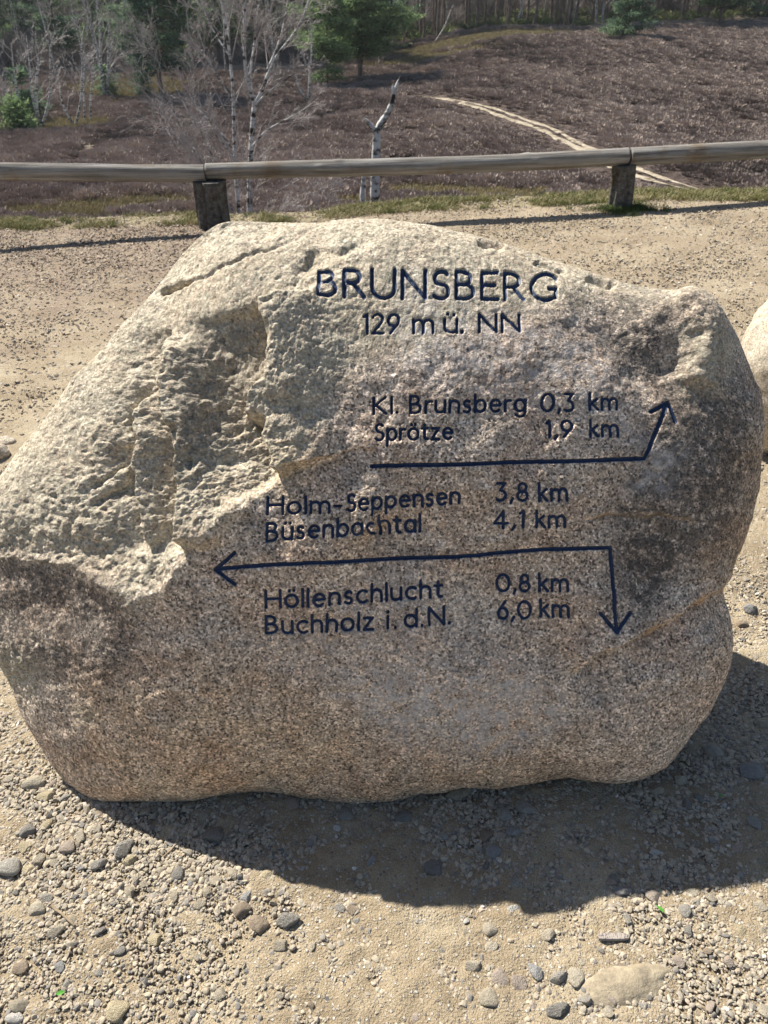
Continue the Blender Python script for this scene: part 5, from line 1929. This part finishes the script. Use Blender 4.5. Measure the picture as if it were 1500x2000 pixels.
thing_from('juniper_bush', pine(53, H=3.4, crown0=0.0, spread=1.2, r0=0.06, mat=M_NEEDLE_D, ncl=24, n_per=16, low=True, dead=0), p, 'narrow dark young conifer at the left foot of the dark pine', 'bush', 0.8)

# cut birch logs at the foot of the wide pine
for i, (px, py, L, a, lab) in enumerate(((715, 157, 0.9, 0.2, 'white cut log end in the shade of the wide pine'), (728, 156, 1.3, 0.5, 'second white log lying right of the cut end'), (686, 158, 1.2, 0.05, 'pale log lying left of the wide pine trunk'))):
    q = hit(px, py, 12)
    tb = Tubes()
    c_, s_ = math.cos(a), math.sin(a)
    tb.add([(0, 0, 0.25), (L * c_, L * s_, 0.3)], [0.22, 0.2], 8)
    tag(obj('birch_log', tb.mesh('log', M_BIRCH), None, q), lab, 'log')

# forest: a few kinds, copied tree by tree
VAR = []
for i in range(4):
    VAR.append(('tall', pine(60 + i, H=20 + 2 * i, crown0=0.55, spread=2.6, r0=0.27, ncl=26, n_per=12, dead=16)))
for i in range(3):
    VAR.append(('full', pine(70 + i, H=16 + 2 * i, crown0=0.12, spread=3.6, r0=0.22, mat=[M_NEEDLE, M_NEEDLE_D][i % 2], ncl=95, n_per=20)))
BV = []
for i in range(3):
    rg = np.random.default_rng(80 + i)
    st = []
    for s_ in range(1 + i % 2):
        z = np.linspace(0, 1, 7)
        a = rg.uniform(0, 6.28)
        st.append((np.column_stack([np.cumsum(rg.normal(0, .25, 7)) + math.cos(a) * z * 1.5 * s_, np.cumsum(rg.normal(0, .25, 7)) * 1.0, z * (13 + i)]), 0.13, 0.03))
    BV.append(birch_from('b', st, 90 + i, nchild=9, lvl=3, droop=0.2))

rf = np.random.default_rng(101)
spots = []


def forest_spot(az_lo, az_hi, d_lo, d_hi, n, kinds, sep):
    out, tr2 = 0, 0
    while out < n and tr2 < n * 40:
        tr2 += 1
        y = rf.uniform(d_lo, d_hi)
        x = rf.uniform(az_lo, az_hi) * y
        if any((x - a) ** 2 + (y - b_) ** 2 < sep * sep for a, b_, _ in spots):
            continue
        spots.append((x, y, rf.choice(kinds)))
        out += 1


forest_spot(0.015, 0.50, 158, 172, 62, ['t0', 't1', 't2', 't3'], 2.2)
forest_spot(0.0, 0.50, 172, 240, 105, ['t0', 't1', 't2', 't3', 'b0'], 2.2)
forest_spot(-0.50, -0.02, 128, 150, 34, ['f0', 'f1', 'f2', 'b0', 'b1', 'b2', 't0'], 4.0)
forest_spot(-0.52, 0.0, 150, 215, 84, ['f0', 'f1', 'f2', 't0', 't1', 't2', 't3', 'b1'], 3.4)
forest_spot(-0.40, -0.03, 112, 128, 8, ['b0', 'b1', 'b2'], 4.5)
first = {}
names = {'t': ('pine_tree', 'tall straight pine trunk in the dense row of the forest edge', 'tall pines of the forest edge'),
         'f': ('pine_tree', 'bushy green pine in the wood beyond the left heath', 'bushy pines of the left wood'),
         'b': ('birch_tree', 'bare grey-brown birch standing among the forest pines', 'bare birches among the forest pines')}
for (x, y, k) in spots:
    z = float(zground(x, y)) - 0.1
    nm, lab, grp = names[k[0]]
    side = 'left' if x < 0 else 'right'
    row = 'front row' if y < (150 if x < 0 else 172) else 'depth'
    lab = {'t': 'tall straight pine in the %s of the %s wood', 'f': ('dark' if k == 'f1' else 'light') + ' green bushy pine in the %s of the %s wood', 'b': 'bare birch among pines in the %s of the %s wood'}[k[0]] % (row, side)
    grp = lab.replace('pine ', 'pines ').replace('birch ', 'birches ')
    sc_ = rf.uniform(0.85, 1.2)
    if k not in first:
        parts = (VAR[int(k[1])][1] if k[0] == 't' else VAR[4 + int(k[1])][1]) if k[0] != 'b' else BV[int(k[1])]
        first[k] = thing_from(nm, parts, (x, y, z), lab, 'tree', rf.uniform(0, 6.28), sc_, grp)
    else:
        copy_thing(first[k], (x, y, z), rf.uniform(0, 6.28), sc_, lab, grp)


# thicket and undergrowth inside the forest, low green edge growth
def twig_ball(seed, mat, n=150, h=1.0, w=0.5, th=0.012):
    r = np.random.default_rng(seed)
    V, Q = [], []
    for i in range(n):
        a = r.uniform(0, 6.28)
        rr_ = w * math.sqrt(r.random())
        b_ = np.array([math.cos(a) * rr_ * 0.5, math.sin(a) * rr_ * 0.5, h * r.uniform(0, 0.5)])
        t_ = b_ + np.array([math.cos(a) * rr_, math.sin(a) * rr_, h * r.uniform(0.2, 0.6)])
        s = r.normal(size=3)
        s = s / np.linalg.norm(s) * th
        k = len(V)
        V += [b_ - s, b_ + s, t_ + s * 0.4, t_ - s * 0.4]
        Q.append((k, k + 1, k + 2, k + 3))
    return mesh_np('thicket_piece', np.array(V), np.array(Q), mat, smooth=False)


TW = [twig_ball(i, M_THICKET, 160, 1.0, 0.55, 0.011) for i in range(4)]
SHB = [twig_ball(10 + i, M_SHRUB, 150, 0.6, 0.6, 0.035) for i in range(4)]


def band(name, n, az0, az1, d0, d1, s0, s1, meshes, label, tmean=0.5, seed=0):
    r = np.random.default_rng(seed)
    y = r.uniform(d0, d1, n)
    x = r.uniform(az0, az1, n) * y
    s = r.uniform(s0, s1, n)
    scatter(name, np.column_stack([x, y, zground(x, y) - 0.05]), np.column_stack([np.zeros(n), np.zeros(n), r.uniform(0, 6.28, n)]),
            np.column_stack([s, s, s * r.uniform(0.7, 1.5, n)]), r.integers(0, 4, n), np.clip(r.normal(tmean, 0.2, n), 0, 1), meshes, label)


band('thicket', 1300, -0.55, 0.55, 172, 300, 2.5, 6.5, TW, 'leafless brown-grey thicket filling the forest between trunks', 0.5, 1)
band('thicket', 420, -0.50, 0.0, 128, 175, 1.8, 4.0, TW, 'leafless twiggy thicket along the left wood', 0.6, 2)
band('undergrowth', 700, -0.50, 0.50, 158, 185, 1.0, 2.4, SHB, 'low green undergrowth along the forest edge', 0.45, 3)

# ------------------------------------------------------------------ haze
hm = bpy.data.materials.new('haze')
hm.use_nodes = True
hm.node_tree.nodes.remove(hm.node_tree.nodes['Principled BSDF'])
pv = hm.node_tree.nodes.new('ShaderNodeVolumePrincipled')
pv.inputs['Density'].default_value = 0.00014
pv.inputs['Color'].default_value = (0.84, 0.91, 1.0, 1)
pv.inputs['Anisotropy'].default_value = 0.3
hm.node_tree.links.new(pv.outputs[0], hm.node_tree.nodes['Material Output'].inputs['Volume'])
V = np.array([(x, y, z) for x in (-720.0, 720.0) for y in (-9.0, 720.0) for z in (-12.5, 42.0)])
Qh = np.array([(0, 1, 3, 2), (4, 6, 7, 5), (0, 4, 5, 1), (2, 3, 7, 6), (0, 2, 6, 4), (1, 5, 7, 3)])
tag(obj('haze', mesh_np('haze', V, Qh, hm, smooth=False)), 'thin pale haze over the heath and the forest', kind='stuff')
SC.cycles.volume_bounces = 0
print('script done', len(bpy.data.objects))
